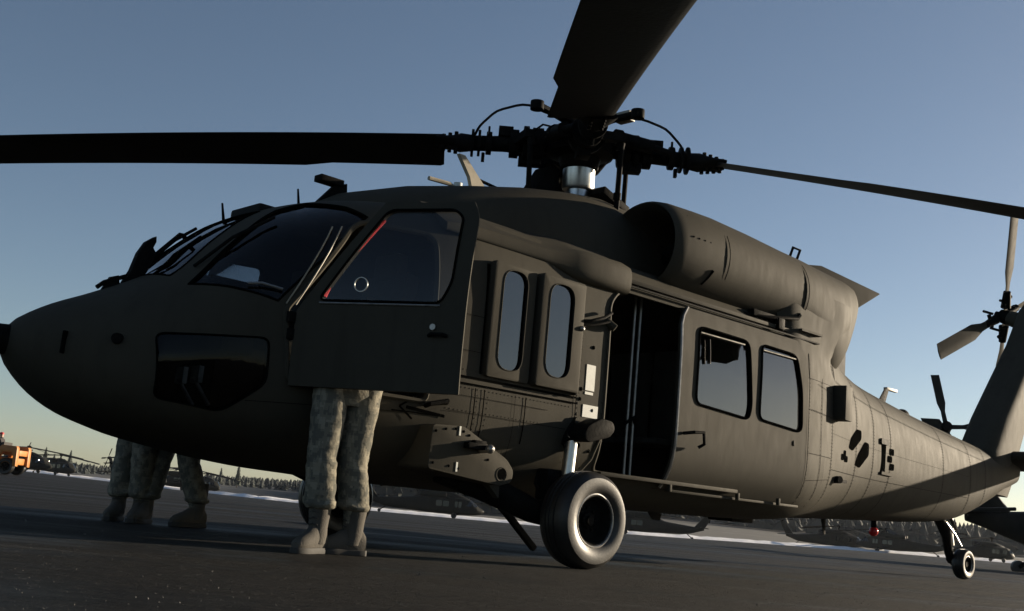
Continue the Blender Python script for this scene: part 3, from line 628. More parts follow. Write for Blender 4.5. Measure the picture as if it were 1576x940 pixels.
# ---- engine nacelles
def nacelle(sg):
    tab = [(0.02,.345,.345,0,0),(0.0,.36,.36,0,0),(.03,.378,.378,0,0),(.14,.392,.395,0,0),(.4,.40,.405,0,0),(.66,.405,.41,0,0),(1.2,.41,.405,.01,-.01),(1.75,.405,.40,.02,-.03),(2.1,.40,.42,.03,-.06),(2.4,.385,.47,.04,-.13),(2.66,.36,.52,.05,-.19),(2.88,.33,.54,.07,-.20),(2.98,.30,.52,.08,-.2)]
    R = []
    for x, ry, rz_, dy, dz in tab:
        n = 2.15+max(0, x-1.9)*.5
        r = []
        for j in range(40):
            a = 2*math.pi*j/40; cy, sz = math.cos(a), math.sin(a)
            y = ry*math.copysign(abs(cy)**(2/n), cy); z = rz_*math.copysign(abs(sz)**(2/n), sz)
            zz = 2.61+dz+z; xx = x+(max(0, x-2.1)/.88)*(zz-2.3)*.42
            r.append(Vector((xx, sg*(.80-dy)+sg*y, zz)))
        R.append(r)
    o = MB().rings(R, False)
    # inlet tunnel
    o.rings([[Vector((x, sg*.80+q*math.cos(2*math.pi*j/40), 2.61+q*math.sin(2*math.pi*j/40))) for j in range(40)] for x, q in ((.018, .344), (.05, .33), (.3, .30), (.7, .27))], False)
    o.add([R[-1][j] for j in range(40)], [tuple(range(40))])
    e = o.build('engine_nacelle', OLIVE, H, angle=45)
    MB().lathe([(.27, .0), (.14, -.06), (.1, -.3), (.02, -.4)], (.70, sg*.80, 2.61), (1, 0, 0), 24, True).build('inlet_bullet', DARK, e)
    for x in (.66, 1.92):
        rr = [ [Vector((x+d, sg*(.80-(.02 if x > 1 else 0))+sg*(.408+h)*math.cos(2*math.pi*j/40), 2.61-(.045 if x > 1 else 0)+(.413+h)*math.sin(2*math.pi*j/40))) for j in range(40)] for d, h in ((-.022, -.012), (-.018, .004), (.018, .004), (.022, -.012))]
        MB().rings(rr, False).build('clamp_band', OLIVE, e)
        MB().rings([[p+Vector((.03, 0, 0)) for p in rr[1]], [p+Vector((.008, 0, 0)) for p in rr[2]]], False).build('skin_joint', SEAM, e)
    def on_nac(x, deg, r=.41): return Vector((x, sg*(.80+r*math.cos(rad(deg))), 2.61+r*math.sin(rad(deg))))
    for i in range(8): MB().sphere(on_nac(.2+.075*i if i < 4 else .2+.075*(i-4), 10 if i < 4 else 40, .398), .008, 6).build('fastener', SEAM, e)
    MB().tube([on_nac(.50, -22, .407), on_nac(.47, -32, .407), on_nac(.44, -42, .407)], .014, 6).build('drain_slot', SEAM, e)
    MB().tube([on_nac(2.0, 70, .34), on_nac(2.0, 70, .45), on_nac(2.12, 70, .45), on_nac(2.12, 70, .34)], .014).build('lift_eye', DARK, e)
    MB().tube([on_nac(.95, -62, .44), on_nac(1.35, -50, .50), on_nac(1.78, -40, .50), on_nac(1.84, -36, .46), on_nac(1.74, -60, .47), on_nac(1.5, -60, .45)], .017).build('work_platform_stay', DARK, e)
    MB().box((1.45, sg*1.06, 2.25), (.5, .1, .06)).box((1.55, sg*1.12, 2.2), (.1, .1, .1)).build('platform_latch', DARK, e, bevel=.01)
    MB().box((2.02, sg*1.13, 2.20), (.35, .12, .02)).build('platform_step', OLIVE, e)
    # exhaust hood: upswept plate over the outlet, its body running back to the pylon
    A, B, C, D = (1.95, sg*.78, 2.90), (2.72, sg*.82, 3.03), (3.48, sg*1.06, 2.87), (2.98, sg*.98, 2.56)
    A2, B2, C2, D2 = (1.95, sg*.45, 2.95), (2.75, sg*.42, 3.04), (3.5, sg*.38, 2.86), (3.0, sg*.45, 2.56)
    MB().add([A, B, C, D, A2, B2, C2, D2], [(0, 1, 2, 3), (4, 7, 6, 5), (0, 4, 5, 1), (1, 5, 6, 2), (2, 6, 7, 3), (3, 7, 4, 0)]).build('exhaust_hood', OLIVE, e, bevel=.02)
    MB().box((2.85, sg*.62, 2.2), (.9, .5, .75), Matrix.Rotation(rad(-12*sg), 3, 'Z')).build('exhaust_duct', DARK, e, bevel=.05)
    # fairing sweeping from the nacelle down to the cabin side and boom
    zz_ = [1.78, 1.84, 1.90, 1.96, 2.04, 2.14, 2.26, 2.38, 2.50, 2.60]; xe = [3.10, 2.93, 2.78, 2.71, 2.71, 2.78, 2.87, 2.96, 3.02, 3.0]
    R = []
    for z, e_ in zip(zz_, xe):
        t = (z-1.78)/.82; r = []
        xs_ = np.linspace(1.45+.35*(1-t), e_, 14)
        for x in xs_:
            u = (x-xs_[0])/(xs_[-1]-xs_[0]); lo_ = hw(x, min(z, 2.05))+.004
            y = lo_*(1-min(1, t*1.5))+min(1, t*1.5)*(1.17-.05*u) if t > 0 else lo_
            y -= .10*max(0, (u-.72)/.28)**2+.12*max(0, (.12-u)/.12)*t
            r.append(Vector((float(x), sg*float(y), z)))
        for x in xs_[::-1]: r.append(Vector((float(x)-.02, sg*.55, z)))
        R.append(r)
    MB().rings(R).build('exhaust_fairing', OLIVE, e, angle=50)
    return e
nacelle(-1); nacelle(1)

# ---- main rotor
RZ = 3.62; TILT = Matrix.Rotation(rad(-1.5), 4, 'Y')   # disc leans forward
rot = empty('rotor_hub_frame'); bpy.data.objects.remove(rot)
AZ = [230, 320, 50, 140]
def rxf(az): return Matrix.Translation((0, 0, RZ)) @ TILT @ Matrix.Rotation(rad(az), 4, 'Z')
def place(mb, M): mb.v = [tuple(M @ Vector(p)) for p in mb.v]; return mb
def droop(r): return -.05*r-.006*r*r
AF = [(0, 0), (.02, .022), (.08, .042), (.2, .055), (.4, .052), (.65, .032), (.9, .010), (1, .003), (1, -.003), (.9, -.008), (.65, -.02), (.4, -.03), (.2, -.032), (.08, -.027), (.02, -.016)]
def blade_ring(r, ch, th, tab=0., tf=1.):
    out = []; R_ = Matrix.Rotation(rad(th), 3, 'X')
    for c_, t in AF:
        y = (.25-c_)*ch-(tab if c_ > .85 else 0); p = R_ @ Vector((0, y, t*ch*tf)); out.append(Vector((r, p.y, p.z+droop(r))))
    return out
for az in AZ:
    M = rxf(az) @ Matrix.Rotation(rad(3.5 if az == 230 else 0), 4, 'Y'); tw = lambda r: (7 if az == 230 else 17)-(8 if az == 230 else 16)*(r/8.18)   # each blade sags on its own droop stop
    b = MB(); rs = [1.22, 1.25, 1.5]+[float(x) for x in np.arange(2, 7.6, .25)]
    R = [blade_ring(r, .50 if r < 1.24 else .53, tw(r), .0 if (r < 2.45 or r > 6) else .055, 1.) for r in rs]
    R += [blade_ring(7.75, .53, tw(7.75))]+[[p+Vector((0, -.25*(r-7.75), 0)) for p in blade_ring(r, .53-.25*(r-7.75), tw(r))] for r in (8.0, 8.18)]
    bl = place(b.rings(R), M).build('rotor_blade', BLACK, H)
    c = MB()
    c.rings([[Vector((r, (w*math.cos(a)), droop(r)+h*math.sin(a))) for a in [2*math.pi*j/16 for j in range(16)]] for r, w, h in ((.98, .075, .075), (1.08, .10, .085), (1.16, .15, .05), (1.30, .17, .035))])
    place(c, M).build('blade_cuff', BLACK, bl)
    for i in range(4):
        r = 1.12+.055*i; place(MB().cyl((r, .05, droop(r)-.085+.012*i), (r, .05, droop(r)+.085-.012*i), .018).cyl((r, -.05, droop(r)-.085+.012*i), (r, -.05, droop(r)+.085-.012*i), .018), M).build('root_bolt', DARK, bl)
    s = MB().cyl((.18, 0, droop(.2)), (.98, 0, droop(.98)), .075, .07, 18)
    for r, q, l in ((.34, .15, .10), (.47, .165, .05), (.56, .13, .08), (.80, .105, .05), (.90, .12, .025), (.96, .125, .025)): s.cyl((r, 0, droop(r)), (r+l, 0, droop(r)), q, None, 18)
    s.box((.68, .02, droop(.7)+.10), (.13, .12, .09)).box((.45, -.02, droop(.5)-.15), (.2, .12, .08)).box((.87, 0, droop(.87)-.13), (.03, .05, .08)).box((.83, 0, droop(.83)+.12), (.02, .03, .08))
    sp = place(s, M).build('spindle', DARK, H, bevel=.006)
    d = MB().cyl((.30, -.26, .02), (.62, -.20, -.02), .062, None, 16).cyl((.62, -.20, -.02), (.80, -.13, -.04), .03).cyl((.27, -.27, .02), (.33, -.25, .02), .075, None, 16)
    place(d, M).build('lag_damper', DARK, sp)
    place(MB().prism([(.42, .08, -.06), (.62, .08, -.07), (.52, .34, -.06), (.44, .34, -.06)], (0, 0, .07)), M).build('pitch_horn', DARK, sp)
    lk = MB().cyl((.47, .31, -.03), (.455, .30, -.66), .024, None, 10).cyl((.465, .306, -.06), (.455, .30, -.13), .036).cyl((.457, .301, -.50), (.456, .30, -.56), .034)
    place(lk, M).build('pitch_link', DARK, H)
    arc = [(.20, .05, .22), (.32, .07, .30), (.55, .06, .33), (.78, .05, .25), (.92, .04, .10), (.97, .03, -.02)]
    pts = []
    for i in range(len(arc)-1):
        for t in np.linspace(0, 1, 5)[:-1]: pts.append(Vector(arc[i]).lerp(Vector(arc[i+1]), float(t)))
    sm = [pts[0]]+[(pts[i-1]+pts[i]*2+pts[i+1])/4 for i in range(1, len(pts)-1)]+[Vector(arc[-1])]
    place(MB().tube(sm, .012), M).build('deice_cable', DARK, sp)
    place(MB().tube([(.16, .12, .05), (.26, .17, .1), (.36, .16, .12), (.45, .1, .06)], .01), M).build('hydraulic_hose', DARK, sp)
hub = place(MB().lathe([(.12, -.24), (.17, -.22), (.19, -.12), (.30, -.09), (.32, .07), (.26, .12), (.16, .14), (.15, .2), (.05, .22)], (0, 0, 0)), rxf(0)).build('rotor_hub', DARK, H)
for az in AZ:
    M = rxf(az+45)
    place(MB().rings([[Vector((r, w*a, .19+h*q)) for a, q in ((-1, -1), (1, -1), (1, 1), (-1, 1))] for r, w, h in ((.08, .07, .025), (.4, .035, .02), (.62, .05, .02))]).cyl((.62, 0, .15), (.62, 0, .23), .06, None, 14), M).build('vibration_absorber', DARK, hub, bevel=.008)
place(MB().box((.42, .1, .22), (.16, .09, .09)), rxf(272)).build('deice_distributor', TAN, hub, bevel=.01)
place(MB().lathe([(.115, -.58), (.105, -.56), (.105, -.42), (.137, -.41), (.146, -.39), (.146, -.16), (.12, -.14)], (0, 0, 0), n=40), rxf(0)).build('rotor_mast', CHROME, H)
place(MB().lathe([(.14, -.72), (.40, -.72), (.44, -.69), (.44, -.64), (.38, -.61), (.15, -.61), (.14, -.72)], (0, 0, 0)), rxf(0)).build('swashplate', DARK, H)
for az in (75, 110): place(MB().box((.26, 0, -.36), (.26, .13, .05), Matrix.Rotation(rad(60), 3, 'Y')).box((.20, 0, -.22), (.16, .1, .05), Matrix.Rotation(rad(-40), 3, 'Y')), rxf(az)).build('scissor_link', DARK, H, bevel=.008)
MB().prism([(-.50, .1, 2.98), (-.10, .1, 3.06), (-.14, .1, 3.40), (-.26, .1, 3.38)], (0, .2, 0)).build('mixing_unit_cover', DARK, H, bevel=.02)
MB().box((.22, -.18, 3.13), (.36, .22, .07), Matrix.Rotation(rad(18), 3, 'Y')).build('deck_cover', DARK, H, bevel=.01)
# roof antennas: whip, white-tipped probe, slanted wire-cutter blade with stay
MB().rings([[Vector((x, y, z)) for x, y in ((cx_-w, -.02), (cx_+w, -.02), (cx_+w, .02), (cx_-w, .02))] for cx_, w, z in ((-1.12, .10, 2.88), (-1.2, .06, 2.98), (-1.36, .03, 3.14))]).build('upper_wire_cutter', TAN, H)
MB().tube([(-1.2, 0, 2.99), (-.95, 0, 2.97), (-.72, 0, 2.99)], .014).build('cutter_stay', DARK, H)
MB().tube([(-1.66, 0, 2.86), (-1.45, 0, 2.87), (-1.36, 0, 2.84)], .018).build('roof_probe', TAN, H); MB().cyl((-1.36, 0, 2.80), (-1.36, 0, 2.90), .035).build('probe_base', WHITE, H)

# ---- main landing gear
TYRE = [(.17, -.105), (.20, -.125), (.245, -.138), (.29, -.132), (.318, -.105), (.330, -.06), (.333, -.045), (.326, -.042), (.326, -.034), (.334, -.031), (.335, -.012), (.328, -.009), (.328, .009), (.335, .012), (.334, .031), (.326, .034), (.326, .042), (.333, .045), (.330, .06), (.318, .105), (.29, .132), (.245, .138), (.20, .125), (.17, .105)]
RIMP = [(.03, .055), (.05, .05), (.06, .03), (.10, .02), (.135, .035), (.15, .085), (.168, .112), (.178, .114), (.18, .10)]
def wheel(c, sg, k, name, parent):
    w = MB().lathe([(r*k, h*k) for r, h in TYRE], c, (0, sg, 0), 56, False).build('tyre', RUBBER, parent)
    r = MB().lathe([(q*k, h*k) for q, h in RIMP], c, (0, sg, 0), 40, False).lathe([(q*k, -h*k) for q, h in RIMP], c, (0, sg, 0), 40, False)
    rm = r.build('rim', DARK, w)
    MB().lathe([(.165*k, .108*k), (.178*k, .118*k), (.186*k, .116*k), (.186*k, .105*k)], c, (0, sg, 0), 40, False).build('rim_flange', STEEL, w)
    b = MB()
    for j in range(8):
        a = j*math.pi/4; p = Vector(c)+Vector((math.cos(a)*.085*k, sg*.02*k, math.sin(a)*.085*k)); b.cyl(p, p+Vector((0, sg*.02*k, 0)), .012*k, None, 6)
    b.cyl(Vector(c), Vector(c)+Vector((0, sg*.075*k, 0)), .032*k, None, 14).build('hub_cap', DARK, w)
    return w
def main_gear(sg, x, y):
    g = empty('main_landing_gear'); g.parent = H
    wheel((x, sg*y, .33), sg, 1., 'wheel', g)
    MB().cyl((x, sg*(y-.34), .33), (x, sg*(y+.02), .33), .045).build('axle', DARK, g)
    MB().tube([(-2.0, sg*.92, .58), (-1.7, sg*1.0, .5), (x-.25, sg*1.12, .36), (x, sg*1.16, .33), (x+.12, sg*1.16, .33)], [.10, .10, .085, .085, .06], 12).build('drag_beam', DARK, g)
    MB().cyl((x-.03, sg*1.20, .34), (x+.01, sg*1.20, .90), .046, None, 20).build('strut_piston', CHROME, g)
    MB().tube([(x+.01, sg*1.19, .84), (x+.06, sg*1.12, .98), (x+.14, sg*.95, 1.28)], [.07, .078, .07], 16).build('shock_strut', DARK, g)
    MB().box((x-.1, sg*1.12, .55), (.16, .12, .22)).build('brake_unit', DARK, g, bevel=.02)
    MB().tube([(x-.05, sg*1.1, .36), (x-.2, sg*1.08, .55), (x-.12, sg*1.04, .75)], .012).build('brake_hose', DARK, g)
    # padded boarding step on the strut
    st = rounded([(-.06, .90), (.0, .86), (.22, .92), (.27, .98), (.24, 1.04), (.12, 1.05), (-.02, .98)], .04)
    MB().prism([(x+a, sg*1.22, b_) for a, b_ in st], (0, sg*.16, 0)).build('boarding_step', DARK, g, bevel=.02)
    MB().tube([(x+.22, sg*1.28, .94), (x+.17, sg*1.24, .76), (x+.12, sg*1.2, .68)], .016).build('step_brace', OLIVE, g)
    MB().cyl((x+.06, sg*1.15, 1.02), (x+.06, sg*1.2, 1.02), .03).build('strut_cap', OLIVE, g)
    # angular stub fairing in front of the wheel, plate face outboard
    P = rounded([(-2.37, .56), (-2.36, .84), (-2.10, .855), (-1.70, .68), (-1.63, .61), (-1.64, .53), (-1.75, .50)], .03)
    s_ = MB().prism([(a, sg*.70, b_) for a, b_ in P], (0, sg*.545, 0)).build('gear_stub', OLIVE, g, bevel=.008)
    MB().cyl((-1.94, sg*1.245, .725), (-1.93, sg*1.31, .725), .03, .025, 12).sphere((-1.93, sg*1.325, .725), .03, 10).build('jack_point', STEEL, s_)
    MB().box((-2.02, sg*1.28, .735), (.16, .05, .04)).box((-1.98, sg*1.265, .76), (.1, .04, .03)).build('tie_down_lug', DARK, s_, bevel=.006)
    MB().lathe([(.040, 0), (.046, .004), (.05, .0)], (-1.74, sg*1.245, .575), (0, sg, 0), 20, False).build('jack_socket', OLIVE, s_)
    MB().cyl((-1.735, sg*1.246, .578), (-1.735, sg*1.248, .578), .036).build('socket_hole', SEAM, s_)
    for x_, z0, z1 in ((-2.135, .79, .85), (-2.135, .56, .62)): MB().box((x_, sg*1.247, (z0+z1)/2), (.014, .006, z1-z0)).build('alignment_mark', WHITE, s_)
    for a, b_ in ((-2.33, .80), (-2.25, .82), (-2.17, .83), (-2.10, .82), (-2.33, .60), (-2.2, .59), (-2.12, .58), (-2.05, .80), (-1.87, .66)): MB().sphere((a, sg*1.245, b_), .009, 6).build('fastener', SEAM, s_)
    MB().prism([(-1.78, sg*.8, .52), (-1.66, sg*.8, .52), (-1.66, sg*.8, .42)], (0, sg*.35, 0)).build('beam_bracket', OLIVE, g)
main_gear(-1, -1.06, 1.38); main_gear(1, -1.18, 1.47)

# ---- tail wheel
g = empty('tail_landing_gear'); g.parent = H
wheel((7.69, .0, .195), -1, .58, 'wheel', g)
MB().tube([(6.95, 0, .78), (7.2, 0, .55), (7.5, .11, .33), (7.62, .13, .22)], [.07, .065, .055, .05], 12).build('tail_arm', DARK, g)
MB().cyl((7.69, -.05, .195), (7.69, .16, .195), .035).cyl((7.55, .13, .25), (7.72, .13, .195), .04).build('wheel_fork', DARK, g)
MB().cyl((7.42, .03, .42), (7.36, .03, .62), .032).cyl((7.36, .03, .6), (7.32, .03, .84), .05).build('tail_shock', CHROME, g)
MB().tube([(7.06, -.06, .70), (7.25, -.09, .56), (7.45, -.08, .42)], .014).build('tail_hose', STEEL, g)
MB().tube([(7.16, -.03, .86), (7.2, -.08, .70), (7.3, -.08, .62)], .022).build('tail_bracket', OLIVE, g)

# ---- tail pylon (swept fin), stabilator, tail rotor
R = []
for z, xl_, xt, th in ((1.15, 8.1, 9.0, .13), (1.45, 7.95, 9.22, .17), (1.72, 7.90, 9.32, .19), (2.2, 8.28, 9.6, .19), (2.8, 8.82, 9.95, .18), (3.4, 9.37, 10.3, .17), (4.0, 9.80, 10.55, .16), (4.2, 10.0, 10.55, .12)):
    ch = xt-xl_; r = []
    prof = [(0, 0), (.0, .45), (.025, .8), (.09, 1.), (.25, 1.), (.5, .85), (.75, .5), (.92, .2), (1, .05)]; th *= 1.3
    for t, k in prof: r.append(Vector((xl_+ch*t, -th*k, z)))
    for t, k in prof[::-1]: r.append(Vector((xl_+ch*t, th*k, z)))
    R.append(r)
fin = MB().rings(R).build('tail_fin', OLIVE, H, angle=40)
for z in (2.1, 2.6): MB().box((8.5+(z-2.1)*.92, -.19, z), (.25, .006, .006), Matrix.Rotation(rad(-48), 3, 'Y')).build('skin_joint', SEAM, fin)
R = []
for y, xl_, ch, z in [(-2.18, 8.86, .82, 1.73), (-2.0, 8.84, .86, 1.73), (-.2, 8.66, 1.1, 1.70), (.2, 8.66, 1.1, 1.70), (2.0, 8.84, .86, 1.73), (2.18, 8.86, .82, 1.73)]:
    a = rad(6); r = []
    for t, k in [(0, 0), (.03, .05), (.12, .085), (.35, .095), (.7, .05), (1, .008), (1, -.008), (.7, -.04), (.35, -.06), (.12, -.055), (.03, -.035)]: r.append(Vector((xl_+ch*(t*math.cos(a)+k*math.sin(a)), y, z+ch*(k-t*math.sin(a)))))
    R.append(r)
MB().rings(R).build('stabilator', OLIVE, H)
TC = Vector((9.98, .42, 3.93)); CANT = Matrix.Rotation(rad(20), 3, 'X')   # disc vertical leans to port
def tdir(d): a = rad(d); return CANT @ Vector((-math.cos(a), 0, math.sin(a)))
tn = CANT @ Vector((0, 1, 0))
MB().cyl(TC-tn*.35, TC+tn*.02, .14, .11, 20).build('tail_gearbox', OLIVE, H)
th = MB().cyl(TC-tn*.02, TC+tn*.12, .12, .10, 20).cyl(TC+tn*.12, TC+tn*.2, .06, .05)
th.build('tail_rotor_hub', DARK, H)
for d in (60, 150, 240, 330):
    e1 = tdir(d); e2 = tdir(d+90); q = Matrix.Rotation(rad(1 if d in (60, 240) else 20), 3, e1); ec, en = q @ e2, q @ tn
    C0 = TC+tn*(.05 if d in (60, 240) else .10)
    R = [[C0+e1*r+ec*(c_*w)+en*(t*w) for c_, t in ((-.5, 0), (-.3, .05), (0, .06), (.5, 0), (0, -.04), (-.3, -.04))] for r, w in ((.1, .12), (.35, .11), (.55, .13), (.78, .247), (1.2, .247), (1.67, .247))]
    tb = MB().rings(R).build('tail_rotor_blade', OLIVE, H)
    MB().cyl(C0+e1*.16, C0+e1*.42, .075, .055, 12).cyl(C0+e1*.2+ec*.1, C0+e1*.2+ec*.1+tn*.16, .02).cyl(C0+e1*.3-ec*.08, C0+e1*.3+ec*.12, .03).build('pitch_horn', DARK, tb)

# ================================================================== PEOPLE
def skin_body(name, joints, edges, mats, matf, parent):
    names = list(joints); me = bpy.data.meshes.new(name); me.from_pydata([joints[k][0] for k in names], [(names.index(a), names.index(b)) for a, b in edges], [])
    o = bpy.data.objects.new(name, me); col.objects.link(o)
    md = o.modifiers.new('skin', 'SKIN'); md.use_smooth_shade = True
    for i, k in enumerate(names):
        r = joints[k][1]; me.skin_vertices[0].data[i].radius = r if isinstance(r, tuple) else (r, r); me.skin_vertices[0].data[i].use_root = (k == 'pelvis')
    sb = o.modifiers.new('sub', 'SUBSURF'); sb.levels = sb.render_levels = 2
    dg = bpy.context.evaluated_depsgraph_get(); dg.update(); nm = bpy.data.meshes.new_from_object(o.evaluated_get(dg)); o.modifiers.clear(); o.data = nm
    for m in mats: nm.materials.append(m)
    for p in nm.polygons: p.use_smooth = True; p.material_index = matf(p.center)
    o.parent = parent; return o
def trouser_leg(hip, knee, ank, seed, fwd, slim=1.):
    hip, knee, ank = Vector(hip), Vector(knee), Vector(ank); R = []; n = 30
    for i in range(64):
        t = i/63
        p = hip.lerp(knee, t/.5) if t < .5 else knee.lerp(ank, (t-.5)/.5)
        r = float(np.interp(t, [0, .15, .4, .5, .62, .78, .90, .955, .985, 1], [.118, .108, .094, .088, .09, .092, .090, .098, .085, .055]))*slim
        f = .05+.12*math.exp(-((t-.93)/.06)**2)+.07*math.exp(-((t-.5)/.09)**2)
        ring_ = []
        for j in range(n):
            a = 2*math.pi*j/n
            q = noise.noise((math.cos(a)*1.3+seed, math.sin(a)*1.3, t*13+a*.6))*f+noise.noise((math.cos(a)*2.6+seed, math.sin(a)*2.6, t*30))*f*.5
            cr = .035*math.exp(-((math.sin((a-fwd)/2))/.12)**2)
            ring_.append(p+Vector((math.cos(a), math.sin(a), 0))*r*(1+q+cr)+Vector((0, 0, q*.06)))
        R.append(ring_)
    return R
def boot(ank, fdir, parent):
    """lace-up boot: shaft, shaped foot, separate sole"""
    ank = Vector((ank[0], ank[1], 0)); f = Vector((math.cos(fdir), math.sin(fdir), 0)); s_ = Vector((-f.y, f.x, 0)); gz = ank.z
    R = []
    for t, w, h, z in ((-.09, .018, .02, .06), (-.085, .032, .05, .07), (-.06, .040, .075, .08), (0, .045, .085, .09), (.05, .047, .075, .085), (.10, .05, .055, .07), (.15, .05, .043, .06), (.19, .042, .035, .052), (.215, .02, .02, .045)):
        R.append([ank+f*t+s_*(w*math.cos(a))+Vector((0, 0, max(.028, z+h*math.sin(a)))) for a in [2*math.pi*j/18 for j in range(18)]])
    b = MB().rings(R)
    b.rings([[ank+f*(-.005+.075*max(0, .14-z)*2+r*math.cos(a)*1.12)+s_*(r*math.sin(a))+Vector((0, 0, z)) for a in [2*math.pi*j/18 for j in range(18)]] for z, r in ((.06, .055), (.11, .058), (.15, .054), (.19, .056), (.24, .062), (.30, .064), (.34, .06))])
    o = b.build('boot', BOOTM, parent)
    so_ = []
    for t, w in ((-.098, .022), (-.085, .038), (-.04, .043), (.02, .038), (.08, .047), (.14, .053), (.19, .047), (.222, .022)): so_.append((t, w))
    P = [ank+f*t+s_*w for t, w in so_]+[ank+f*t-s_*w for t, w in so_[::-1]]
    MB().prism([p+Vector((0, 0, .001)) for p in P], (0, 0, .034)).build('sole', SOLE, o, bevel=.004)
    lc = MB()
    for k in range(5): z = .13+.035*k; lc.tube([ank+f*.052+s_*.03+Vector((0, 0, z)), ank+f*(.066)+Vector((0, 0, z+.008)), ank+f*.052-s_*.03+Vector((0, 0, z))], .0045, 5)
    lc.build('laces', SOLE, o)
def person(feet, face, label, lean=0., hipz=.92, hands=None, head_turn=0., group=None, hip_off=(0, 0), hem=.255, slim=1.):
    """feet: two (x, y, foot direction); face: heading of the body; lean: forward bend in radians"""
    cx_, cy_ = (feet[0][0]+feet[1][0])/2+hip_off[0], (feet[0][1]+feet[1][1])/2+hip_off[1]
    root = empty('person', (0, 0, 0), 0, label, 'person', group)
    F_ = Vector((math.cos(face), math.sin(face), 0)); S_ = Vector((-F_.y, F_.x, 0)); Z = Vector((0, 0, 1))
    ax = (Z*math.cos(lean)+F_*math.sin(lean)); fa = (F_*math.cos(lean)-Z*math.sin(lean))
    pv = Vector((cx_, cy_, hipz+.04)); sp = lambda h, f=0., s=0.: pv+ax*h+fa*f+S_*s
    J = {'pelvis': (pv, (.14, .115)), 'waist': (sp(.17), (.135, .105)), 'chest': (sp(.38), (.155, .12)), 'upper': (sp(.49), (.12, .09)), 'neck': (sp(.565, .01), .055), 'jaw': (sp(.635, .025), (.064, .075)), 'skull': (sp(.73, .03), (.078, .092)), 'crown': (sp(.80, .02), (.05, .06))}
    E_ = [('pelvis', 'waist'), ('waist', 'chest'), ('chest', 'upper'), ('upper', 'neck'), ('neck', 'jaw'), ('jaw', 'skull'), ('skull', 'crown')]
    hands = hands or [None, None]; hp = []
    for i, s_ in enumerate((1, -1)):
        sh = sp(.475, 0, s_*.19); hd = Vector(hands[i]) if hands[i] else sp(-.06, .12, s_*.28)
        el = (sh+hd)/2+S_*s_*.07-F_*.05-Z*.04; wr = el.lerp(hd, .82)
        J.update({f's{i}': (sh, .066), f'e{i}': (el, .05), f'w{i}': (wr, .034), f'h{i}': (hd, (.036, .022))}); hp.append((wr, hd))
        E_ += [('upper', f's{i}'), (f's{i}', f'e{i}'), (f'e{i}', f'w{i}'), (f'w{i}', f'h{i}')]
        d = (hd-wr).normalized(); sd = d.cross(fa).normalized()
        for k in range(4): # fingers, slightly curled
            q = hd+sd*(k-1.5)*.019; J[f'f{i}{k}a'] = (q+d*.04, .009); J[f'f{i}{k}b'] = (q+d*(.07+.006*(k in (1, 2)))+fa*.012, .0075); E_ += [(f'h{i}', f'f{i}{k}a'), (f'f{i}{k}a', f'f{i}{k}b')]
        J[f't{i}'] = (wr+d*.03+sd*.045*s_+fa*.01, .011); J[f'tt{i}'] = (wr+d*.065+sd*.055*s_+fa*.025, .009); E_ += [(f'w{i}', f't{i}'), (f't{i}', f'tt{i}')]
    kn = []
    for i, (fx, fy, fd) in enumerate(feet):
        s_ = 1 if (Vector((fx-cx_, fy-cy_, 0)).dot(S_) > 0) else -1
        hip = Vector((cx_, cy_, hipz))+S_*s_*.10; an = Vector((fx, fy, .1)); k = hip.lerp(an, .5)+Vector((math.cos(fd), math.sin(fd), 0))*.035
        J.update({f'p{i}': (hip, .10), f'k{i}': (k, .065), f'a{i}': (an, .045)}); E_ += [('pelvis', f'p{i}'), (f'p{i}', f'k{i}'), (f'k{i}', f'a{i}')]; kn.append((hip, k, an))
    neck = sp(.55)
    def matf(c_):
        if (c_-neck).dot(ax) > 0: return 1
        for wr, hd in hp:
            if (c_-hd).length < .1 or (c_-wr).dot(hd-wr) > 0 and (c_-wr).length < .2: return 1
        return 0
    body = skin_body('body', {k: (tuple(v[0]), v[1]) for k, v in J.items()}, E_, [CAMO, SKINM], matf, root)
    t = MB()
    for i, (hip, k, an) in enumerate(kn):
        t.rings(trouser_leg(hip+Vector((0, 0, .04)), k, (an.x, an.y, hem), i*7.3+cx_*3, feet[i][2], slim))
    rr = []
    for h, w, d in ((-.13, .12, .10), (-.06, .185, .125), (.02, .185, .13), (.10, .165, .125), (.14, .155, .12)): rr.append([Vector((cx_, cy_, hipz+h))+S_*(w*math.cos(a))+F_*(d*math.sin(a)) for a in [2*math.pi*j/24 for j in range(24)]])
    t.rings(rr); t.build('trousers', CAMO, root)
    for i, (hip, k, an) in enumerate(kn): boot((an.x, an.y), feet[i][2], root)
    hd = sp(.72, .03)
    Rm = Matrix((fa, S_, ax)).transposed()
    face_ = MB()
    for s_ in (1, -1): face_.sphere(hd+fa*.085+S_*s_*.032-ax*.005, .012, 8)
    face_.build('eyes', SOLE, body)
    MB().prism([hd+fa*.09+ax*.005-S_*.008, hd+fa*.118-ax*.035-S_*.014, hd+fa*.09-ax*.042-S_*.014], S_*.024).build('nose', SKINM, body, bevel=.004)
    for s_ in (1, -1): MB().sphere(hd+S_*s_*.078-ax*.015, .03, 8, (.5, .4, 1)).build('ear', SKINM, body)
    MB().box(hd+fa*.088-ax*.065, (.012, .045, .008), Rm).build('mouth', mat('lips', (.3, .12, .1), .5), body)
    cp = MB().rings([[hd+fa*(.01+r*1.15*math.cos(a))+S_*(r*math.sin(a))+ax*h for a in [2*math.pi*j/20 for j in range(20)]] for h, r in ((.03, .088), (.075, .09), (.10, .084), (.112, .05))])
    cp.rings([[hd+fa*(.09+q)+S_*(s_*(.075-q*.35))+ax*(.035+dz-q*.1) for s_, dz in ((-1, 0), (1, 0), (1, .008), (-1, .008))] for q in (0, .04, .075)])
    cp.build('cap', CAMO, body)
    return root
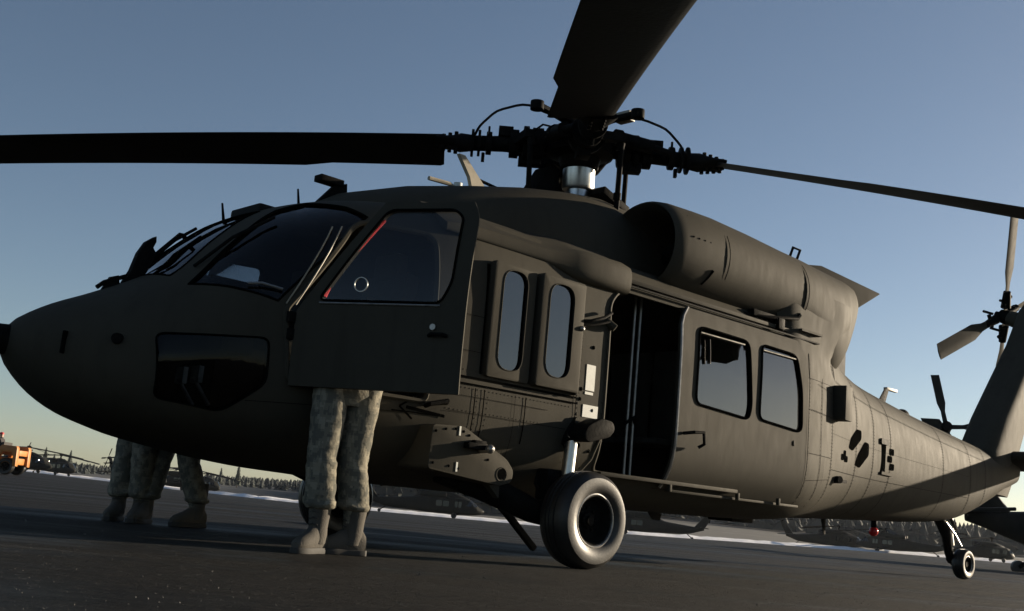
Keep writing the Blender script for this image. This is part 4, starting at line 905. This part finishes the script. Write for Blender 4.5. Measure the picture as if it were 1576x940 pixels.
# crew member behind the open cockpit door, bent into the cockpit
person([(-3.07, -1.16, rad(205)), (-2.83, -1.17, rad(165))], rad(75), 'person in camouflage trousers and tan boots standing behind the open cockpit door', lean=1.0, hipz=1.0, slim=1.0, hands=[(-3.1, -.62, 1.12), (-2.6, -.62, 1.10)], hip_off=(-.02, -.0))
# two crew on the far side of the nose
person([(-3.05, 1.64, rad(228)), (-2.93, 1.52, rad(232))], rad(180), 'person in camouflage standing beyond the nose, boots close together, farther from the main wheel', lean=.05, hem=.18)
person([(-2.89, 1.50, rad(225)), (-2.57, 1.30, rad(188))], rad(175), 'person in camouflage beyond the nose, legs apart, one boot pointing forward', lean=.05, hip_off=(.0, .03), hem=.18)

# ================================================================== BACKGROUND HELICOPTERS
def parked(name='parked_helicopter'):
    p = empty(name, (0, 0, 0), 0, 'x', 'helicopter', 'helicopters parked along the far side of the tarmac')
    xs2 = [-4.62, -4.585, -4.5, -4.36, -4.17, -3.95, -3.8, -3.55, -3.3, -3.05, -2.75, -2.4, -2, -1, 0, 1, 2, 2.35, 2.8, 3.3, 4, 5, 6, 7, 7.6, 8.1, 8.7, 9.2]
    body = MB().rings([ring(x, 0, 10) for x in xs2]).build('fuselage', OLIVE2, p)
    b = MB(); 
    R = []
    for x, z0, z1, w in ((-2.7, 2.2, 2.36, .3), (-2, 2.2, 2.68, .62), (-1, 2.2, 2.93, .8), (0, 2.2, 3.1, .75), (.8, 2.2, 3.06, .62), (2.4, 2.1, 2.82, .5), (3.9, 1.9, 2.16, .2)):
        R.append([Vector((x, w*math.cos(a), z0+(z1-z0)*math.sin(a))) for a in [math.pi*j/9 for j in range(10)]])
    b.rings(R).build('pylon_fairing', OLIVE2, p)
    for sg in (-1, 1):
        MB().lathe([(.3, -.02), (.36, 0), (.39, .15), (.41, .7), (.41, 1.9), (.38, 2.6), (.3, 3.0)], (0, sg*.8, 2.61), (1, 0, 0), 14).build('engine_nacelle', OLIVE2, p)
        L = [(x, sg*y*-1, z) for x, y, z in WS]; n = poly_normal(L); MB().prism([Vector(q)-n*.08 for q in L], n*.14).build('windshield', FGLASS, p)
        for x0, x1, z0, z1 in ((-3.1, -2.45, 1.5, 2.0), (-1.9, -1.55, 1.28, 1.96), (-1.45, -1.1, 1.28, 1.96), (-.4, .3, 1.3, 1.95), (.4, 1.1, 1.3, 1.95)):
            xm = (x0+x1)/2; MB().prism([(x, sg*(hw(xm, z)-.02), z) for x, z in rounded(rect(x0, x1, z0, z1), .1, 2)], (0, sg*.05, 0)).build('window', FGLASS, p)
        w = MB().lathe([(r, h) for r, h in TYRE[::3]]+[(.17, .105), (.05, .06)], (-1.1, sg*1.38, .33), (0, sg, 0), 16).build('wheel', RUBBER, p)
        MB().tube([(-1.9, sg*.95, .6), (-1.1, sg*1.15, .33)], .08, 8).cyl((-1.1, sg*1.16, .33), (-.95, sg*1.1, 1.2), .06).build('gear_leg', DARK, p)
    MB().lathe([(.1, -.08), (.19, -.07), (.19, .07), (.1, .08)], (7.69, 0, .19), (0, 1, 0), 16).build('tail_wheel', RUBBER, p)
    MB().tube([(6.95, 0, .78), (7.5, .1, .35), (7.69, .1, .19)], .06, 8).build('tail_arm', DARK, p)
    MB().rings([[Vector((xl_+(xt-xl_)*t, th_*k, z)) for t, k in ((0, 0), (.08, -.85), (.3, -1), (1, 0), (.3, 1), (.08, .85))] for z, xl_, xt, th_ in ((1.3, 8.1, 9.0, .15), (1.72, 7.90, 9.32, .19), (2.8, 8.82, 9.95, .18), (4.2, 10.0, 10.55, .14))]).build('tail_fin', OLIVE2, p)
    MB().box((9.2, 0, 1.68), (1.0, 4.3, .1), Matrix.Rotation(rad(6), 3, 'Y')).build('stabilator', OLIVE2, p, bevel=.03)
    for az in (200, 290, 20, 110):
        R = [[Vector((r, y, droop(r)+z)) for y, z in ((.13, .03), (.1, .06), (-.4, -.09), (-.4, -.10), (.1, .0))] for r in (1.2, 3, 5, 7, 8.18)]
        R = [[Vector((.3, y*.3, z)) for y, z in ((.13, .03), (.1, .06), (-.4, -.09), (-.4, -.10), (.1, .0))]]+R
        place(MB().rings(R), Matrix.Translation((0, 0, 3.62)) @ TILT @ Matrix.Rotation(rad(az), 4, 'Z')).build('rotor_blade', BLACK, p)
    MB().lathe([(.13, -.6), (.13, -.2), (.32, -.1), (.34, .1), (.15, .2), (.4, .22), (.1, .25)], (0, 0, 3.62), (0, 0, 1), 14).build('rotor_hub', DARK, p)
    MB().cyl(TC-tn*.4, TC+tn*.15, .22, .15, 14).build('tail_rotor_hub', DARK, p)
    for d in (95, 185, 275, 5):
        e1 = tdir(d); e2 = tdir(d+90)
        MB().rings([[TC+tn*.06+e1*r+e2*(c_*w)+tn*(t*w) for c_, t in ((-.5, .05), (.5, .02), (.5, -.02), (-.5, -.05))] for r, w in ((.1, .14), (.5, .13), (.75, .25), (1.67, .25))]).build('tail_rotor_blade', OLIVE2, p)
    return p
proto = parked(); first = [True]
def put(a, r, head, label):
    """a: bearing from the camera spot, r: metres, head: heading of the nose in world degrees"""
    o = proto if first[0] else copy_tree(proto); first[0] = False
    p = at(a, r); o.location = p; o.rotation_euler = (0, 0, rad(head+180)); o['label'] = label; return o
RIGHT = -42.2      # heading of a nose that points square to the right of the view
near = put(0, 10, RIGHT, 'shaded helicopter parked just behind the tail boom, its tail rotor rising above the boom')
zr = rad(RIGHT-1+180); q = Vector((23.9, 8.1, 0)); off = Matrix.Rotation(zr, 3, 'Z') @ Vector((9.98, .42, 0)); near.location = (q.x-off.x, q.y-off.y, -.12); near.rotation_euler = (0, 0, zr)
def bear(px): return math.degrees(yaw)+math.degrees(math.atan((px-788)/1690.56))
put(bear(78), 178, RIGHT-20, 'parked helicopter directly ahead of the orange tow tractor')
put(bear(128), 215, RIGHT-35, 'parked helicopter between the tow tractor and the two people beyond the nose')
put(bear(262), 185, RIGHT-35, 'parked helicopter seen between the legs of the two people beyond the nose')
put(bear(318), 190, RIGHT-30, 'parked helicopter seen right of the legs beyond the nose, with drooping rotor blades')
put(bear(352), 222, RIGHT-45, 'parked helicopter under the cockpit belly, next before the far main wheel')
put(bear(715), 132, RIGHT+2, 'dark parked helicopter seen under the belly between the standing person and the main wheel')
put(bear(1002), 150, RIGHT+172, 'parked helicopter just behind the main wheel, its tail fin leaning to the right')
put(bear(1312), 190, RIGHT+12, 'parked helicopter under the tail boom, left of the red light')
put(bear(1385), 186, RIGHT+150, 'parked helicopter under the tail boom between the red light and the tail wheel')
put(bear(1545), 195, RIGHT+20, 'distant parked helicopter right behind the tail wheel')

# ================================================================== TOW TRACTOR AND DRIVER
tp = at(bear(30), 56); tz = tp.z
TR = empty('tow_tractor', tp, rad(RIGHT), 'orange tow tractor with big rear wheels being driven across the tarmac', 'tractor')
MB().box((0, 0, .62), (2.3, 1.1, .3)).box((-.7, 0, .95), (.9, 1.1, .4)).build('chassis', ORANGE, TR, bevel=.05)
for sg in (-1, 1):
    fd = [(.28, .62), (.42, 1.2), (.55, 1.32), (1.2, 1.30), (1.25, 1.2), (1.28, .4), (1.14, .4), (1.10, .85), (1.0, 1.02), (.62, 1.02), (.5, .85), (.42, .62)]
    MB().prism([(x, sg*.50, z) for x, z in fd], (0, sg*.28, 0)).build('fender', ORANGE, TR, bevel=.02)
    MB().box((-.35, sg*.55, .55), (1.3, .1, .1)).build('side_step', ORANGE, TR, bevel=.02)
    for x in (.80, -.85):
        w = MB().lathe([(r*1.14, h) for r, h in TYRE[::2]], (x, sg*.60, .38), (0, sg, 0), 28, False).build('wheel', RUBBER, TR); MB().lathe([(.03, .05), (.12, .04), (.19, .1)], (x, sg*.60, .38), (0, sg, 0), 18, False).lathe([(.03, -.05), (.12, -.04), (.19, -.1)], (x, sg*.60, .38), (0, sg, 0), 18, False).build('rim', DARK, w)
MB().box((.15, 0, .95), (.5, .9, .14)).box((.42, 0, 1.2), (.12, .9, .5)).build('seat', SOLE, TR, bevel=.03)
MB().tube([(-.55, 0, 1.1), (-.42, 0, 1.3)], .02).lathe([(.15, -.01), (.17, 0), (.15, .01)], (-.41, 0, 1.31), (.5, 0, .8), 18, False).build('steering_wheel', DARK, TR)
MB().box((.9, 0, 1.0), (.7, .9, .25)).build('rear_deck', ORANGE, TR, bevel=.03)
def seated(root_loc, rz):
    root = empty('person', root_loc, rz, 'driver in dark jacket and red cap sitting on the orange tow tractor', 'person')
    J = {'pelvis': ((.15, 0, 1.08), .15), 'waist': ((.16, 0, 1.25), .15), 'chest': ((.14, 0, 1.45), (.18, .14)), 'neck': ((.12, 0, 1.64), .06), 'head': ((.10, 0, 1.76), .095), 'top': ((.10, 0, 1.84), .06)}
    E_ = [('pelvis', 'waist'), ('waist', 'chest'), ('chest', 'neck'), ('neck', 'head'), ('head', 'top')]
    for i, s_ in enumerate((1, -1)):
        J.update({f's{i}': ((.14, s_*.2, 1.54), .07), f'e{i}': ((-.05, s_*.26, 1.34), .055), f'h{i}': ((-.36, s_*.15, 1.34), .04), f'p{i}': ((.12, s_*.1, 1.08), .09), f'k{i}': ((-.32, s_*.16, 1.1), .07), f'a{i}': ((-.45, s_*.16, .76), .055), f'f{i}': ((-.6, s_*.16, .74), .045)})
        E_ += [('chest', f's{i}'), (f's{i}', f'e{i}'), (f'e{i}', f'h{i}'), ('pelvis', f'p{i}'), (f'p{i}', f'k{i}'), (f'k{i}', f'a{i}'), (f'a{i}', f'f{i}')]
    body = skin_body('body', J, E_, [mat('dark jacket', (.035, .03, .03), .9), SKINM], lambda c_: 1 if c_.z > 1.66 else 0, root)
    MB().lathe([(.1, 0), (.102, .05), (.07, .09), (.02, .1)], (.1, 0, 1.79), n=16).box((-.02, 0, 1.8), (.12, .14, .012)).build('cap', RED, body)
    return root
seated(tp, rad(RIGHT))

# ================================================================== TREES
PINE = mat('conifer needles', (.030, .040, .030), .85, var=.4, scale=.6)
PINE2 = mat('far conifer wood', (.018, .025, .024), .9, var=.45, scale=.15)
BARK = mat('bark', (.07, .055, .045), .9)
def conifer_mesh(mb, base, h, rb, rng_, tiers, k=7):
    b = Vector(base)
    for i in range(tiers):
        z0 = h*(.12+.80*i/tiers); z1 = z0+h*(.30 if i < tiers-1 else .2); r = rb*(1-i/tiers)**.85+.12
        pts = []
        for j in range(k):
            a = 2*math.pi*(j+rng_.random()*.7)/k; q = r*(.55+.6*rng_.random()); pts.append(b+Vector((math.cos(a)*q, math.sin(a)*q, z0-h*.05*rng_.random())))
        tip = b+Vector(((rng_.random()-.5)*.2, (rng_.random()-.5)*.2, min(z1, h)))
        mb.add(pts+[tip], [(j, (j+1) % k, k) for j in range(k)])
def tree_at(a, r, h, label):
    p = at(a, r, 0); p.z = field_z(min(max(a, -20), 100), r, p); rg = random.Random(int(a*100))
    t = empty('conifer_tree', p, 0, label, 'tree', 'single conifers above the far treeline')
    h *= .8; c = MB(); conifer_mesh(c, (0, 0, 0), h, h*.17, rg, 11, 9)
    lb = MB()
    for _ in range(260):
        z = h*(.12+.85*rg.random()); rr = h*.19*(1-z/h)**.85*(.5+.6*rg.random())+.1; a_ = rg.random()*6.28; q = Vector((math.cos(a_)*rr, math.sin(a_)*rr, z)); d = Vector((math.cos(a_), math.sin(a_), -.25))*h*.05; s_ = Vector((-d.y, d.x, 0))*.5
        c.add([q-s_*.6, q+d, q+s_*.6, q-d*.8+Vector((0, 0, h*.02))], [(0, 1, 2), (0, 2, 3)])
    c.build('crown', PINE, t, smooth=False); MB().cyl((0, 0, -.3), (0, 0, h*.9), h*.018, h*.004, 8).build('trunk', BARK, t)
for i, (px, r, h) in enumerate(((34, 520, 12), (45, 560, 11), (52, 540, 9.5), (104, 480, 11), (142, 500, 11), (118, 540, 9), (336, 430, 8.5), (372, 450, 8.5), (398, 330, 8))):
    tree_at(bear(px), r, h, 'lone conifer '+('standing taller than the far treeline behind the tow tractor' if px < 60 else 'rising above the treeline between tow tractor and people' if px < 200 else 'above the treeline seen under the cockpit belly'))
fr = MB(); rg = random.Random(3)
for _ in range(5200):
    a = rg.uniform(-5, 90); r = rg.uniform(330, 760) if a > 36 else rg.uniform(430, 900)
    if 33 < a < 46: r = rg.uniform(230, 500)
    p = at(a, r, 0); p.z = field_z(a, r, p)-.3
    h = rg.uniform(3.2, 5.2) if a < 33 else rg.uniform(6, 10)
    conifer_mesh(fr, p, h, h*.34, rg, 4, 6)
tag(fr.build('far_wood', PINE2, smooth=False), 'dark conifer wood along the horizon', kind='stuff')

# ================================================================== winter air
HAZ, nt, N, L, p = nodes_of('thin winter haze'); N.remove(p)
v = N.new('ShaderNodeVolumePrincipled'); v.inputs['Color'].default_value = (.8, .86, .95, 1); v.inputs['Density'].default_value = .00007; v.inputs['Anisotropy'].default_value = .3
L.new(v.outputs[0], N['Material Output'].inputs['Volume'])
hz = MB().box((300, 350, 18), (2400, 2400, 60)).build('haze', HAZ, smooth=False); tag(hz, kind='stuff')
